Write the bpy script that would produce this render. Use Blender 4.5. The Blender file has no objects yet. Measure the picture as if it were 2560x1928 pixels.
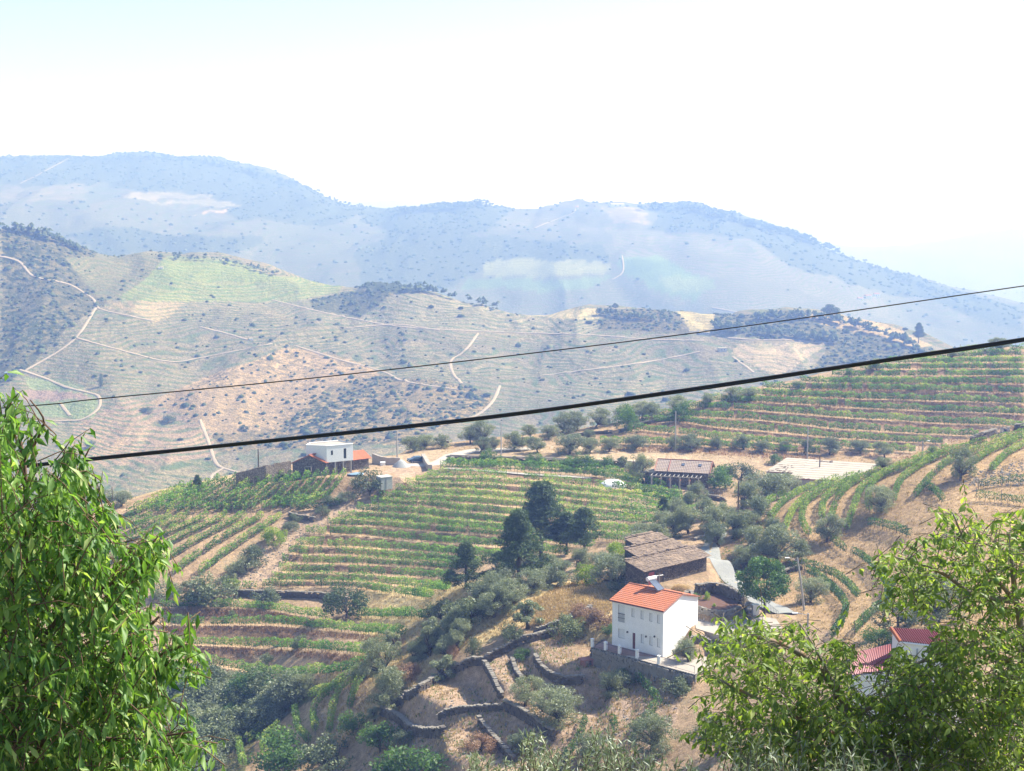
import bpy, math, random
import numpy as np
from mathutils import Vector, Matrix
D = bpy.data
SC = bpy.context.scene
COL = SC.collection
rad = math.radians
# ------------------------------------------------------------------ camera, sky, sun, exposure
F = 3517.0
TH = math.atan((964 - 520) / F)
cam = D.cameras.new('camera'); co = D.objects.new('camera', cam); COL.objects.link(co)
cam.sensor_width = 36; cam.lens = 36 * F / 2560; cam.clip_start = 0.1; cam.clip_end = 40000
co.location = (0, 0, 0); co.rotation_euler = (math.pi / 2 - TH, 0, 0)
SC.camera = co
SUN_AZ, SUN_EL = 66.0, 46.0            # azimuth from +Y towards +X
w = D.worlds.new('World'); SC.world = w; w.use_nodes = True
nt = w.node_tree; nt.nodes.clear()
out = nt.nodes.new('ShaderNodeOutputWorld'); bg = nt.nodes.new('ShaderNodeBackground'); sky = nt.nodes.new('ShaderNodeTexSky')
sky.sky_type = 'NISHITA'; sky.sun_disc = False; sky.sun_elevation = rad(SUN_EL); sky.sun_rotation = rad(SUN_AZ)
sky.altitude = 300; sky.air_density = 1.0; sky.dust_density = 1.0; sky.ozone_density = 1.0
bg.inputs[1].default_value = 0.096
nt.links.new(sky.outputs[0], bg.inputs[0]); nt.links.new(bg.outputs[0], out.inputs[0])
sl = D.lights.new('sun', 'SUN'); sl.energy = 4.4; sl.angle = rad(0.53); sl.color = (1.0, 0.975, 0.945)
so = D.objects.new('sun', sl); COL.objects.link(so)
sd = Vector((math.sin(rad(SUN_AZ)) * math.cos(rad(SUN_EL)), math.cos(rad(SUN_AZ)) * math.cos(rad(SUN_EL)), math.sin(rad(SUN_EL))))
so.rotation_euler = sd.to_track_quat('Z', 'Y').to_euler(); so.location = (60, 60, 120)
vs = SC.view_settings; vs.view_transform = 'Standard'; vs.look = 'None'; vs.gamma = 1; vs.exposure = 1.31; vs.use_curve_mapping = False
SC.render.engine = 'CYCLES'
SC.cycles.max_bounces = 6; SC.cycles.diffuse_bounces = 3; SC.cycles.glossy_bounces = 1; SC.cycles.transmission_bounces = 4
SC.cycles.transparent_max_bounces = 4; SC.cycles.volume_bounces = 0; SC.cycles.use_denoising = True
HAZE_DENSITY, HAZE_COLOR = 5.0e-4, (0.27, 0.43, 1.0)

# ------------------------------------------------------------------ pixel <-> place
CT, ST = math.cos(TH), math.sin(TH)
def slope_of(v):                       # dz/dy of a ray through image row v, and y-length
    yc = -(np.asarray(v, float) - 964) / F
    dy = CT + yc * ST; dz = -ST + yc * CT
    return dz / dy, dy
def uv_of(X, Y, Z):
    d = Y * CT - Z * ST
    return 1280 + F * X / d, 964 - F * (Y * ST + Z * CT) / d
def pchip_slopes(x, y):
    h = np.diff(x, axis=0); dl = np.diff(y, axis=0) / h
    m = np.zeros_like(y)
    a, b = dl[:-1], dl[1:]
    w1 = 2 * h[1:] + h[:-1]; w2 = h[1:] + 2 * h[:-1]
    with np.errstate(all='ignore'):
        hm = (w1 + w2) / (w1 / a + w2 / b)
    m[1:-1] = np.where(a * b > 0, hm, 0)
    m[0] = dl[0]; m[-1] = dl[-1]
    return m
def pchip1(xk, yk, x):
    xk = np.array(xk, float)[:, None]; yk = np.array(yk, float)[:, None]
    m = pchip_slopes(xk, yk)[:, 0]; xk = xk[:, 0]; yk = yk[:, 0]
    x = np.clip(x, xk[0], xk[-1]); i = np.clip(np.searchsorted(xk, x, 'right') - 1, 0, len(xk) - 2)
    h = xk[i + 1] - xk[i]; t = (x - xk[i]) / h
    return ((2*t**3 - 3*t**2 + 1) * yk[i] + (t**3 - 2*t**2 + t) * h * m[i] + (-2*t**3 + 3*t**2) * yk[i+1] + (t**3 - t**2) * h * m[i+1])
# feature lines of the land: (u, Y, v) seen in the photo, or (u, Y, ('z', Z)) where it is hidden
Zh = lambda z: ('z', z)
FL = [
 [(0,-90,Zh(9)),(2560,-90,Zh(9))],
 [(0,-6,Zh(-.4)),(2560,-6,Zh(-.4))],
 [(0,6,Zh(-3.6)),(2560,6,Zh(-3.6))],
 [(0,40,Zh(-22)),(2560,40,Zh(-20))],
 [(-300,165,Zh(-86)),(300,165,Zh(-86)),(650,160,Zh(-83)),(900,150,Zh(-74)),(1200,128,Zh(-65)),(1500,122,Zh(-62)),(1800,112,Zh(-56)),(2100,90,Zh(-43)),(2400,78,Zh(-37)),(2800,75,Zh(-36))],
 [(-300,205,1940),(300,205,1940),(600,198,1940),(900,180,1940),(1200,160,1940),(1500,154,1940),(1800,142,1920),(2100,118,1900),(2400,105,1880),(2800,100,1880)],
 [(-300,228,1790),(300,226,1790),(600,220,1790),(900,194,1790),(1200,175,1780),(1500,168,1775),(1800,160,1770),(2100,145,1745),(2400,132,1720),(2800,125,1720)],
 [(-300,240,1650),(300,240,1650),(600,238,1650),(900,214,1640),(1050,204,1620),(1200,193,1600),(1500,184,1610),(1800,180,1595),(2100,172,1580),(2400,158,1550),(2800,150,1540)],
 [(-300,252,1555),(300,251,1555),(600,250,1550),(900,243,1540),(1060,224,1520),(1200,208,1490),(1500,200,1500),(1700,206,1465),(1900,214,1450),(2100,212,1430),(2400,196,1385),(2800,190,1370)],
 [(-300,264,1460),(300,264,1455),(600,264,1450),(900,262,1450),(1060,256,1455),(1200,252,1418),(1500,252,1345),(1700,250,1305),(1800,246,1300),(1900,243,1283),(2141,250,1197),(2315,256,1130),(2560,262,1078),(2800,268,1040)],
 [(-300,276,1400),(0,280,1330),(280,288,1264),(480,297,1216),(600,303,1196),(900,305,1186),(1200,306,1167),(1500,304,1172),(1620,298,1205),(1700,297,1216),(1900,296,Zh(-61)),(2141,300,Zh(-60)),(2400,302,Zh(-58)),(2800,305,Zh(-54))],
 [(-300,300,Zh(-78)),(0,305,Zh(-73)),(280,312,Zh(-68)),(600,325,Zh(-63)),(760,324,1158),(900,325,1150),(1050,326,1140),(1200,326,1130),(1500,327,1122),(1700,328,1128),(1900,329,1134),(2141,330,1136),(2400,333,1138),(2800,336,1138)],
 [(-300,360,Zh(-105)),(0,362,Zh(-102)),(280,366,Zh(-100)),(600,366,Zh(-92)),(760,350,Zh(-76)),(900,346,Zh(-66)),(1050,340,1120),(1200,344,1102),(1400,350,1084),(1600,356,1046),(1850,364,978),(2000,369,948),(2200,376,904),(2400,382,880),(2560,386,866),(2800,390,850)],
 [(-300,470,Zh(-150)),(900,450,Zh(-122)),(1500,450,Zh(-112)),(2560,480,Zh(-112)),(2800,480,Zh(-112))],
 [(-300,720,Zh(-200)),(2800,720,Zh(-205))],
 [(-300,840,1270),(0,840,1270),(400,845,1275),(700,840,1250),(1200,850,1190),(1700,860,1170),(2200,860,1170),(2800,850,1190)],
 [(-300,950,1130),(0,950,1120),(300,960,1110),(550,950,1125),(800,960,1080),(1200,980,1050),(1700,990,1030),(2200,970,1060),(2800,950,1110)],
 [(-300,1100,930),(0,1090,935),(200,1090,930),(500,1080,970),(800,1110,930),(1200,1150,890),(1700,1140,880),(2100,1090,910),(2300,1050,960),(2800,1020,1060)],
 [(-300,1230,720),(0,1220,720),(240,1240,760),(500,1260,775),(800,1260,800),(1200,1250,820),(1700,1210,820),(2000,1190,830),(2200,1150,855),(2330,1100,890),(2450,1080,940),(2800,1060,1040)],
 [(-300,1330,540),(0,1330,572),(100,1340,585),(200,1360,618),(250,1370,640),(300,1400,652),(350,1440,645),(430,1470,634),(500,1470,636),(600,1460,655),(700,1430,680),(800,1400,702),(900,1370,714),(1000,1350,716),(1100,1340,732),(1200,1330,758),(1300,1320,775),(1400,1310,775),(1500,1300,772),(1600,1290,788),(1750,1280,796),(1900,1270,790),(2000,1260,788),(2100,1240,800),(2200,1210,828),(2320,1160,874),(2450,1120,925),(2560,1100,980),(2800,1080,1030)],
 [(-300,1750,Zh(-240)),(2800,1650,Zh(-270))],
 [(-300,2350,Zh(-235)),(800,2350,Zh(-235)),(1800,2250,Zh(-245)),(2800,2100,Zh(-270))],
 [(-300,2900,610),(300,2900,640),(700,2850,660),(1100,2800,690),(1500,2700,690),(1900,2600,710),(2250,2500,790),(2560,2400,870),(2800,2300,910)],
 [(-300,3700,460),(300,3700,480),(600,3600,520),(900,3250,575),(1200,3150,560),(1500,3050,580),(1800,2900,610),(2100,2750,690),(2300,2620,765),(2560,2520,830),(2800,2450,870)],
 [(-300,4400,400),(0,4300,392),(200,4300,394),(400,4300,391),(500,4250,398),(600,4200,416),(700,4100,440),(800,4000,474),(870,3900,500),(940,3700,518),(1000,3600,524),(1100,3550,518),(1200,3500,507),(1330,3480,500),(1400,3470,505),(1500,3450,510),(1600,3420,518),(1700,3380,514),(1800,3320,534),(1900,3260,562),(2000,3200,588),(2100,3100,628),(2200,3000,668),(2300,2900,708),(2400,2800,746),(2560,2700,795),(2800,2650,850)],
 [(-300,5600,Zh(-300)),(2800,4200,Zh(-330))],
 [(-300,6300,Zh(-250)),(1500,6300,650),(2000,6300,650),(2200,6300,655),(2560,6000,640),(2800,6000,620)],
 [(-300,7600,Zh(-60)),(1500,7600,600),(1900,7600,590),(2150,7600,622),(2300,7500,612),(2440,7400,592),(2560,7400,572),(2800,7300,560)],
 [(-300,8600,Zh(-320)),(2800,8600,Zh(-320))],
 [(-300,11500,525),(700,11500,522),(850,11500,512),(1000,11500,502),(1120,11500,514),(1400,11500,528),(1900,11500,530),(2200,11500,524),(2350,11500,518),(2560,11500,514),(2800,11500,510)],
 [(-300,13500,Zh(-300)),(2800,13500,Zh(-300))],
]
AG = np.linspace(-0.6, 0.6, 1201)
YK = []; ZK = []
for ln in FL:
    a, y, z = [], [], []
    for u, Y, v in ln:
        if isinstance(v, tuple):
            zz = v[1]; dd = (CT - zz / max(Y, 30) * ST) if Y > 0 else 1.0
            a.append((u - 1280) / F * dd); z.append(zz)
        else:
            s, dy = slope_of(v); a.append((u - 1280) / F / dy); z.append(s * Y)
        y.append(Y)
    if len(a) == 2:
        YK.append(np.interp(AG, a, y)); ZK.append(np.interp(AG, a, z))
    else:
        YK.append(pchip1(a, y, AG)); ZK.append(pchip1(a, z, AG))
YK = np.array(YK); ZK = np.array(ZK)
YK = np.maximum.accumulate(YK + np.arange(len(YK))[:, None] * 1e-3, axis=0)
def smooth_rows(A, n):
    k = np.ones(n) / n; P = np.pad(A, ((0, 0), (n // 2, n // 2)), mode='edge')
    return np.array([np.convolve(r, k, 'valid') for r in P])
SK = ZK / np.where(np.abs(YK) < 1, 1, YK)
def sm2(A, n): return smooth_rows(smooth_rows(A, n), n)
Y2 = np.vstack([smooth_rows(YK[:13], 9), sm2(YK[13:], 81)]); Z2 = np.vstack([smooth_rows(ZK[:13], 9), sm2(ZK[13:], 61)])
for kk in (19, 24, 27, 29): Z2[kk] = sm2(SK[kk:kk+1], 11)[0] * Y2[kk]
for kk in (17, 18, 23): Z2[kk] = sm2(SK[kk:kk+1], 61)[0] * Y2[kk]
YK, ZK = Y2, Z2
def base_h(X, Y):
    X = np.atleast_1d(np.asarray(X, float)); Y = np.atleast_1d(np.asarray(Y, float)); out = np.empty(X.shape)
    sh = X.shape; X = X.ravel(); Y = Y.ravel(); o = out.ravel()
    for s in range(0, len(X), 40000):
        x = X[s:s+40000]; y = Y[s:s+40000]
        a = np.clip(x / np.maximum(y, 60), -0.599, 0.599)
        f = (a + 0.6) / 1.2 * 1200; i = f.astype(int); t = f - i
        yk = YK[:, i] * (1 - t) + YK[:, i + 1] * t; zk = ZK[:, i] * (1 - t) + ZK[:, i + 1] * t
        m = pchip_slopes(yk, zk)
        j = np.clip((yk <= y).sum(0) - 1, 0, len(FL) - 2); r = np.arange(len(x))
        y0, y1, z0, z1, m0, m1 = yk[j, r], yk[j+1, r], zk[j, r], zk[j+1, r], m[j, r], m[j+1, r]
        h = y1 - y0; q = np.clip((y - y0) / h, 0, 1)
        o[s:s+40000] = (2*q**3 - 3*q**2 + 1)*z0 + (q**3 - 2*q**2 + q)*h*m0 + (-2*q**3 + 3*q**2)*z1 + (q**3 - q**2)*h*m1
    return o.reshape(sh)
# value noise
def _hash(ix, iy, s):
    n = (ix * 374761393 + iy * 668265263 + s * 1442695041) & 0xffffffff
    n = ((n ^ (n >> 13)) * 1274126177) & 0xffffffff
    return ((n ^ (n >> 16)) & 0xffff) / 32768.0 - 1.0
def noise(x, y, s=0):
    ix = np.floor(x).astype(np.int64); iy = np.floor(y).astype(np.int64); fx = x - ix; fy = y - iy
    fx = fx*fx*(3-2*fx); fy = fy*fy*(3-2*fy)
    a = _hash(ix, iy, s); b = _hash(ix+1, iy, s); c = _hash(ix, iy+1, s); d = _hash(ix+1, iy+1, s)
    return (a*(1-fx)+b*fx)*(1-fy) + (c*(1-fx)+d*fx)*fy
def fbm(x, y, o=4, s=0):
    r = 0; am = 1; t = 0
    for k in range(o):
        r = r + am * noise(x * 2**k, y * 2**k, s + k); t += am; am *= .5
    return r / t
def land(X, Y):                        # smooth land plus natural unevenness
    X = np.atleast_1d(np.asarray(X, float)); Y = np.atleast_1d(np.asarray(Y, float))
    f1 = np.clip((Y - 700) / 200, 0, 1)
    g = np.clip((Y - 1550) / 400, 0, 1); wx = 0; dz = 0
    for sc, wt in ((1.0, 1 - g), (2.9, g)):
        if np.any(wt > 0): wx = wx + wt * fbm(X / 230 / sc, Y / 330 / sc, 3, 51)
    Z = base_h(X + f1 * Y * .02 * wx, Y)
    f1 = f1 * np.clip((16000 - Y) / 3000, 0, 1)
    for sc, wt in ((1.0, 1 - g), (2.9, g)):
        if np.any(wt * f1 > 0):
            n = fbm(X / 120 / sc, Y / 190 / sc, 4, 3); n2 = .35 - np.abs(fbm(X / 85 / sc + n * .5, Y / 300 / sc, 4, 9))
            dz = dz + wt * sc * (n * 7 + n2 * 13)
    Z = Z + f1 * dz
    f0 = np.clip((Y - 100) / 40, 0, 1) * (1 - f1)
    Z = Z + f0 * fbm(X / 7, Y / 7, 4, 21) * .35
    return Z
def pip(U, V, poly):
    U = np.asarray(U); V = np.asarray(V); ins = np.zeros(U.shape, bool); n = len(poly)
    for i in range(n):
        x1, y1 = poly[i]; x2, y2 = poly[(i+1) % n]
        if y1 == y2: continue
        c = ((y1 > V) != (y2 > V)) & (U < (x2 - x1) * (V - y1) / (y2 - y1) + x1)
        ins ^= c
    return ins
ZONES = {'mid': (95, 392), 'far': (700, 1560), 'mtn': (1900, 4450), 'all': (95, 12000)}
def seg_dist(U, V, line):
    d = np.full(np.shape(U), 1e9)
    for (x1, y1), (x2, y2) in zip(line[:-1], line[1:]):
        L = (x2-x1)**2 + (y2-y1)**2 + 1e-9
        t = np.clip(((U-x1)*(x2-x1) + (V-y1)*(y2-y1)) / L, 0, 1)
        d = np.minimum(d, np.hypot(U - x1 - t*(x2-x1), V - y1 - t*(y2-y1)))
    return d
# ------------------------------------------------------------------ rows of vines, as seen, and the terraces they stand on
A_ = lambda s: [tuple(map(float, p.split(','))) for p in s.split()]
R_CEN = [A_(s) for s in '''608,1474 700,1470 840,1469 1000,1490 1075,1500
680,1455 850,1454 1000,1467 1118,1481
697,1433 850,1436 1000,1443 1128,1449
706,1409 820,1412 1000,1417 1150,1426
722,1387 820,1388 940,1396 1050,1404 1200,1412
740,1367 850,1371 1000,1377 1110,1386 1230,1396 1340,1412
765,1336 880,1339 1000,1351 1120,1361 1290,1374 1420,1392
820,1315 940,1318 1050,1328 1200,1338 1330,1352 1480,1374
846,1299 940,1302 1050,1310 1160,1320 1340,1336 1500,1352 1600,1360
887,1280 995,1284 1110,1297 1200,1305 1400,1322 1600,1338
927,1264 1050,1267 1140,1278 1200,1284 1380,1298 1638,1312
950,1250 1080,1254 1200,1262 1300,1270 1500,1290 1640,1300
988,1234 1080,1238 1200,1244 1320,1255 1500,1272 1660,1290
1014,1219 1200,1225 1320,1236 1460,1252 1680,1276 1740,1288
1040,1206 1200,1210 1330,1220 1480,1236 1700,1262
1069,1193 1200,1194 1310,1201 1420,1214 1560,1228 1700,1248
1101,1174 1200,1174 1310,1181 1480,1192 1580,1203 1690,1232'''.split('\n')]
R_LOW = [A_(s) for s in '''456,1656 601,1678 728,1694 855,1684 918,1664
400,1612 484,1615 633,1621 791,1628 937,1642
400,1565 665,1565 823,1577 950,1589 1010,1594
400,1521 506,1521 633,1524 760,1542 823,1552
874,1545 1000,1547 1070,1550'''.split('\n')]
R_CUR = [A_(s) for s in '''776,1751 839,1722 902,1682
788,1838 782,1792 807,1754 855,1722
823,1841 832,1782 845,1744 899,1700
772,1864 744,1830 737,1782
874,1779 886,1735 911,1694
662,1893 658,1871 696,1823
617,1864 665,1814
608,1925 595,1861'''.split('\n')]
R_UP = [A_(s) for s in '''1500,1112 1640,1114 1760,1118 1900,1128 2050,1138
1595,1077 1691,1088 1786,1100 1900,1108 2041,1117 2200,1128 2330,1136
1560,1056 1700,1058 1800,1072 1900,1080 2005,1090 2110,1100 2230,1106 2350,1112 2440,1114
1610,1042 1760,1046 1900,1053 2005,1065 2110,1077 2230,1083 2350,1090 2500,1094
1680,1020 1800,1024 1900,1030 2050,1042 2170,1050 2290,1058 2410,1064 2560,1070
1760,1004 1900,1008 2050,1016 2170,1024 2290,1029 2410,1034 2560,1038
1830,988 1936,991 2080,997 2230,1002 2380,1006 2560,1013
1905,972 2005,976 2140,977 2260,979 2410,981 2560,986
2000,957 2092,960 2200,961 2350,961 2560,962
2080,941 2140,944 2260,943 2410,942 2560,942
2150,925 2200,926 2290,925 2410,925 2560,924
2215,911 2350,910 2560,908
2310,897 2450,894 2560,892
2400,883 2560,878'''.split('\n')]
R_RID = [A_(s) for s in '''1895,1301 1914,1270 1977,1238 2073,1212
1926,1308 1952,1270 1996,1240 2095,1204
1961,1336 1980,1290 2009,1257 2057,1229 2136,1198
2022,1346 2003,1305 2015,1267 2057,1238 2120,1214
2054,1305 2057,1267 2089,1235 2152,1197
2076,1311 2089,1267 2120,1225 2200,1184
2116,1332 2137,1270 2155,1228 2200,1198 2290,1159 2368,1128
2173,1284 2170,1245 2188,1210 2260,1176 2350,1146
2233,1260 2248,1216 2292,1178 2380,1136 2560,1092
2287,1248 2322,1208 2370,1163 2455,1130 2560,1100
2419,1176 2472,1138 2540,1108
2479,1182 2517,1144 2570,1114'''.split('\n')]
R_HED = [A_(s) for s in '''2170,1317 2230,1329 2275,1347
2075,1357 2105,1380 2152,1400 2184,1428 2213,1470 2222,1510
1965,1422 2009,1434 2057,1463 2092,1498 2115,1530 2105,1565 2080,1600
1996,1415 2041,1431 2089,1450 2120,1475 2143,1501
2135,1592 2168,1555 2217,1508 2233,1470
2314,1222 2335,1237 2356,1261
2446,1224 2500,1215 2570,1210
2440,1252 2515,1258 2570,1267
1406,1922 1451,1852 1463,1816
1577,1877 1603,1830 1647,1768
1593,1708 1625,1740 1644,1766
1529,1814 1541,1842'''.split('\n')]
R_LEF = []
for k in range(9):
    R_LEF.append([(498 - 62*k, 1441 - 4*k), (590 - 58*k, 1372 - k), (703 - 46*k, 1296 + .3*k)])
R_LEF2 = []
for k in range(19):
    x = 318 + 24*k; top = np.interp(x + 150, [280, 480, 600, 760, 900], [1268, 1222, 1202, 1196, 1192])
    R_LEF2.append([(x, 1291 - .9*k), (x + 75, (1291 + top)/2 - 3), (x + 140 - 1.5*k, top + 1)])
def at_z(u, v, z):                     # where the ray through a photo point meets the level z
    s, dy = slope_of(v); Y = z / s
    return float((u - 1280) / F / dy * Y), float(Y)
def hit(us, vs_, ymin=95, ymax=395, fn=land):
    us = np.asarray(us, float); vs_ = np.asarray(vs_, float)
    s, dy = slope_of(vs_); a = (us - 1280) / F / dy
    Ys = np.geomspace(ymin, ymax, 260)[:, None] * np.ones(len(us)); X = a * Ys
    g = fn(X.ravel(), Ys.ravel()).reshape(Ys.shape) - s * Ys
    i = np.argmax(g > 0, axis=0); i = np.where((g > 0).any(0), i, 259); i = np.maximum(i, 1); r = np.arange(len(us))
    g0, g1 = g[i-1, r], g[i, r]; t = np.clip(-g0 / (g1 - g0 + 1e-9), 0, 1)
    Y = Ys[i-1, r] * (1-t) + Ys[i, r] * t
    return a * Y, Y
def resample(line, step):
    P = np.array(line, float); d = np.r_[0, np.cumsum(np.hypot(*np.diff(P, axis=0).T))]
    n = max(2, int(d[-1] / step) + 1); t = np.linspace(0, d[-1], n)
    if len(P) > 2: return np.stack([pchip1(d, P[:, 0], t), pchip1(d, P[:, 1], t)], 1)
    return np.stack([np.interp(t, d, P[:, k]) for k in range(2)], 1)
class TField:                          # terraces: level shelf behind each row, steep bank up to the next
    def __init__(s, rows, maxgap, b0, b1):
        s.rows = []; s.b0 = b0; s.b1 = b1
        for r in rows:
            q = resample(r, 8); X, Y = hit(q[:, 0], q[:, 1]); s.rows.append((q[:, 0], q[:, 1], land(X, Y), Y))
        s.maxgap = maxgap
    def eval(s, U, V, YY):
        lo = np.full(U.shape, 1e9); up = np.full(U.shape, -1e9); zl = np.zeros(U.shape); zu = np.zeros(U.shape); w = np.ones(U.shape); wl = w.copy(); wu = w.copy()
        for ru, rv, rz, ry in s.rows:
            v = np.interp(U, ru, rv); z = np.interp(U, ru, rz)
            e = np.clip((U - ru[0] + 10) / 16, 0, 1) * np.clip((ru[-1] + 10 - U) / 16, 0, 1)
            ok = (e > 0) & (np.abs(np.interp(U, ru, ry) - YY) < 14)
            a = ok & (v >= V) & (v < lo); lo = np.where(a, v, lo); zl = np.where(a, z, zl); wl = np.where(a, e, wl)
            a = ok & (v < V) & (v > up); up = np.where(a, v, up); zu = np.where(a, z, zu); wu = np.where(a, e, wu)
        g = lo - up; ok = (g < s.maxgap) & (zu > zl + .15)
        t = np.clip((lo - V) / np.where(ok, g, 1), 0, 1)
        return ok, t, zl, zu, np.minimum(wl, wu)
TF = [TField(R_CEN, 42, .4, .9), TField(R_LOW, 62, .3, .9), TField(R_UP, 46, .12, .95)]
PADS = []                              # (polygon in X,Y ; level ; soft edge)
def pad(pts, z, soft=.01): PADS.append((pts, z, soft))
def ground(X, Y, info=False):
    X = np.atleast_1d(np.asarray(X, float)); Y = np.atleast_1d(np.asarray(Y, float)); Z = land(X, Y)
    T = np.full(Z.shape, -1.0)
    m = (Y > 150) & (Y < 392)
    if m.any():
        z = Z[m]; U, V = uv_of(X[m], Y[m], z); tt = T[m]
        for f in TF:
            ok, t, zl, zu, wt = f.eval(U, V, Y[m])
            S = np.clip((t - f.b0) / (f.b1 - f.b0), 0, 1); S = S*S*(3 - 2*S)
            z = np.where(ok, z + wt * (zl + (zu - zl) * S - z), z); tt = np.where(ok & (wt > .5), t, tt)
        Z[m] = z; T[m] = tt
    for pts, lev, soft in PADS:
        xs = [p[0] for p in pts]; ys = [p[1] for p in pts]
        m = (X > min(xs) - 6) & (X < max(xs) + 6) & (Y > min(ys) - 6) & (Y < max(ys) + 6)
        if not m.any(): continue
        x, y = X[m], Y[m]; ins = pip(x, y, pts)
        wgt = np.where(ins, 1.0, np.clip(1 - seg_dist(x, y, list(pts) + [pts[0]]) / soft, 0, 1))
        Z[m] = Z[m] * (1 - wgt) + lev * wgt; T[m] = np.where(ins, -1, T[m])
    return (Z, T) if info else Z
def G(x, y): return float(ground([x], [y])[0])
def spot(u, v, ymin=95, ymax=395, fn=None):
    X, Y = hit([u], [v], ymin, ymax, fn or ground); z = ground(X, Y)
    return Vector((float(X[0]), float(Y[0]), float(z[0])))

# ------------------------------------------------------------------ materials
MATS = {}
class NB:
    def __init__(s, name):
        s.m = D.materials.new(name); s.m.use_nodes = True; s.t = s.m.node_tree; s.t.nodes.clear()
        s.o = s.n('OutputMaterial')
    def n(s, ty, **k):
        x = s.t.nodes.new('ShaderNode' + ty)
        for a, b in k.items(): setattr(x, a, b)
        return x
    def l(s, a, b): s.t.links.new(a, b)
    def set(s, sock, v):
        if hasattr(v, 'links'): s.l(v, sock)
        else: sock.default_value = (*v, 1) if isinstance(v, tuple) and len(v) == 3 and sock.type == 'RGBA' else v
    def math(s, op, a, b=None, c=None):
        x = s.n('Math', operation=op)
        for i, q in enumerate((a, b, c)):
            if q is not None: s.set(x.inputs[i], q)
        return x.outputs[0]
    def mix(s, f, a, b, bt='MIX'):
        x = s.n('Mix', data_type='RGBA', blend_type=bt); s.set(x.inputs[0], f); s.set(x.inputs[6], a); s.set(x.inputs[7], b); return x.outputs[2]
    def noise(s, scale, detail=4, rough=.55, vec=None, lac=2.0):
        x = s.n('TexNoise'); x.inputs['Scale'].default_value = scale; x.inputs['Detail'].default_value = detail; x.inputs['Roughness'].default_value = rough
        s.l(vec if vec else s.pos(), x.inputs['Vector']); return x.outputs['Fac']
    def voro(s, scale, out='Color', vec=None, feat='F1'):
        x = s.n('TexVoronoi', feature=feat); x.inputs['Scale'].default_value = scale; s.l(vec if vec else s.pos(), x.inputs['Vector']); return x.outputs[out]
    def pos(s):
        if not hasattr(s, '_p'): s._p = s.n('NewGeometry').outputs['Position']
        return s._p
    def obj(s):
        if not hasattr(s, '_o'): s._o = s.n('TexCoord').outputs['Object']
        return s._o
    def scaled(s, vec, k):
        x = s.n('Mapping'); x.inputs['Scale'].default_value = k; s.l(vec, x.inputs['Vector']); return x.outputs[0]
    def ramp(s, f, lo, hi, a=0.0, b=1.0):
        x = s.n('MapRange'); s.set(x.inputs[0], f)
        for i, q in enumerate((lo, hi, a, b)): x.inputs[i+1].default_value = q
        return x.outputs[0]
    def attr(s, name, out='Color'):
        x = s.n('Attribute', attribute_name=name); return x.outputs[out]
    def bsdf(s, color, rough=.9, spec=.2, bump=None, bstr=.5, bdist=.1, metal=0):
        p = s.n('BsdfPrincipled'); s.set(p.inputs['Base Color'], color); s.set(p.inputs['Roughness'], rough); p.inputs['Specular IOR Level'].default_value = spec; p.inputs['Metallic'].default_value = metal
        if bump is not None:
            b = s.n('Bump'); b.inputs['Strength'].default_value = bstr; b.inputs['Distance'].default_value = bdist; s.l(bump, b.inputs['Height']); s.l(b.outputs[0], p.inputs['Normal'])
        return p.outputs[0]
    def done(s, sh): s.l(sh, s.o.inputs['Surface']); MATS[s.m.name] = s.m; return s.m
def plain(name, col, rough=.8, var=.18, scale=3.0, spec=.25, bump=0.0, metal=0, wear=None):
    b = NB(name); n = b.noise(scale, 5, .6, b.obj())
    c = b.mix(1.0, col, b.mix(n, (1-var*2,)*3, (1+var*1.4,)*3), 'MULTIPLY')
    if wear: c = b.mix(b.ramp(b.noise(scale*.35, 6, .7, b.obj()), .5, .7), c, wear)
    return b.done(b.bsdf(c, rough, spec, n if bump else None, bump, .02, metal))
def leafmat(name, c1, c2, c3=None, trans=.35, rough=.5, spec=.3, tcol=None):
    b = NB(name); t = b.attr('tint', 'Fac'); rnd = b.n('ObjectInfo').outputs['Random']
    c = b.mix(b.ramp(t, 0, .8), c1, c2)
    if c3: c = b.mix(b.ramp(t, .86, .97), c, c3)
    c = b.mix(1.0, c, b.mix(rnd, (.82, .84, .86), (1.14, 1.1, 1.04)), 'MULTIPLY')
    p = b.bsdf(c, rough, spec)
    if trans <= 0: return b.done(p)
    tr = b.n('BsdfTranslucent'); b.l(b.mix(1.0, c, tcol or (1.5, 1.5, .8), 'MULTIPLY'), tr.inputs['Color'])
    m = b.n('MixShader'); m.inputs[0].default_value = trans; b.l(p, m.inputs[1]); b.l(tr.outputs[0], m.inputs[2])
    return b.done(m.outputs[0])
def stonemat(name, ca, cb, cm, scale=2.6, flat=2.2):
    b = NB(name); v = b.scaled(b.obj(), (1, 1, flat)); d = b.noise(3, 3, .5, b.obj())
    col = b.voro(scale, 'Color', v); sep = b.n('SeparateColor'); b.l(col, sep.inputs[0])
    e = b.voro(scale, 'Distance', v, 'DISTANCE_TO_EDGE')
    c = b.mix(sep.outputs[0], ca, cb); c = b.mix(1.0, c, b.mix(d, (.7,)*3, (1.25,)*3), 'MULTIPLY')
    c = b.mix(b.ramp(e, .02, .09), cm, c)
    return b.done(b.bsdf(c, .95, .1, b.ramp(e, 0, .15), .8, .12))
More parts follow.
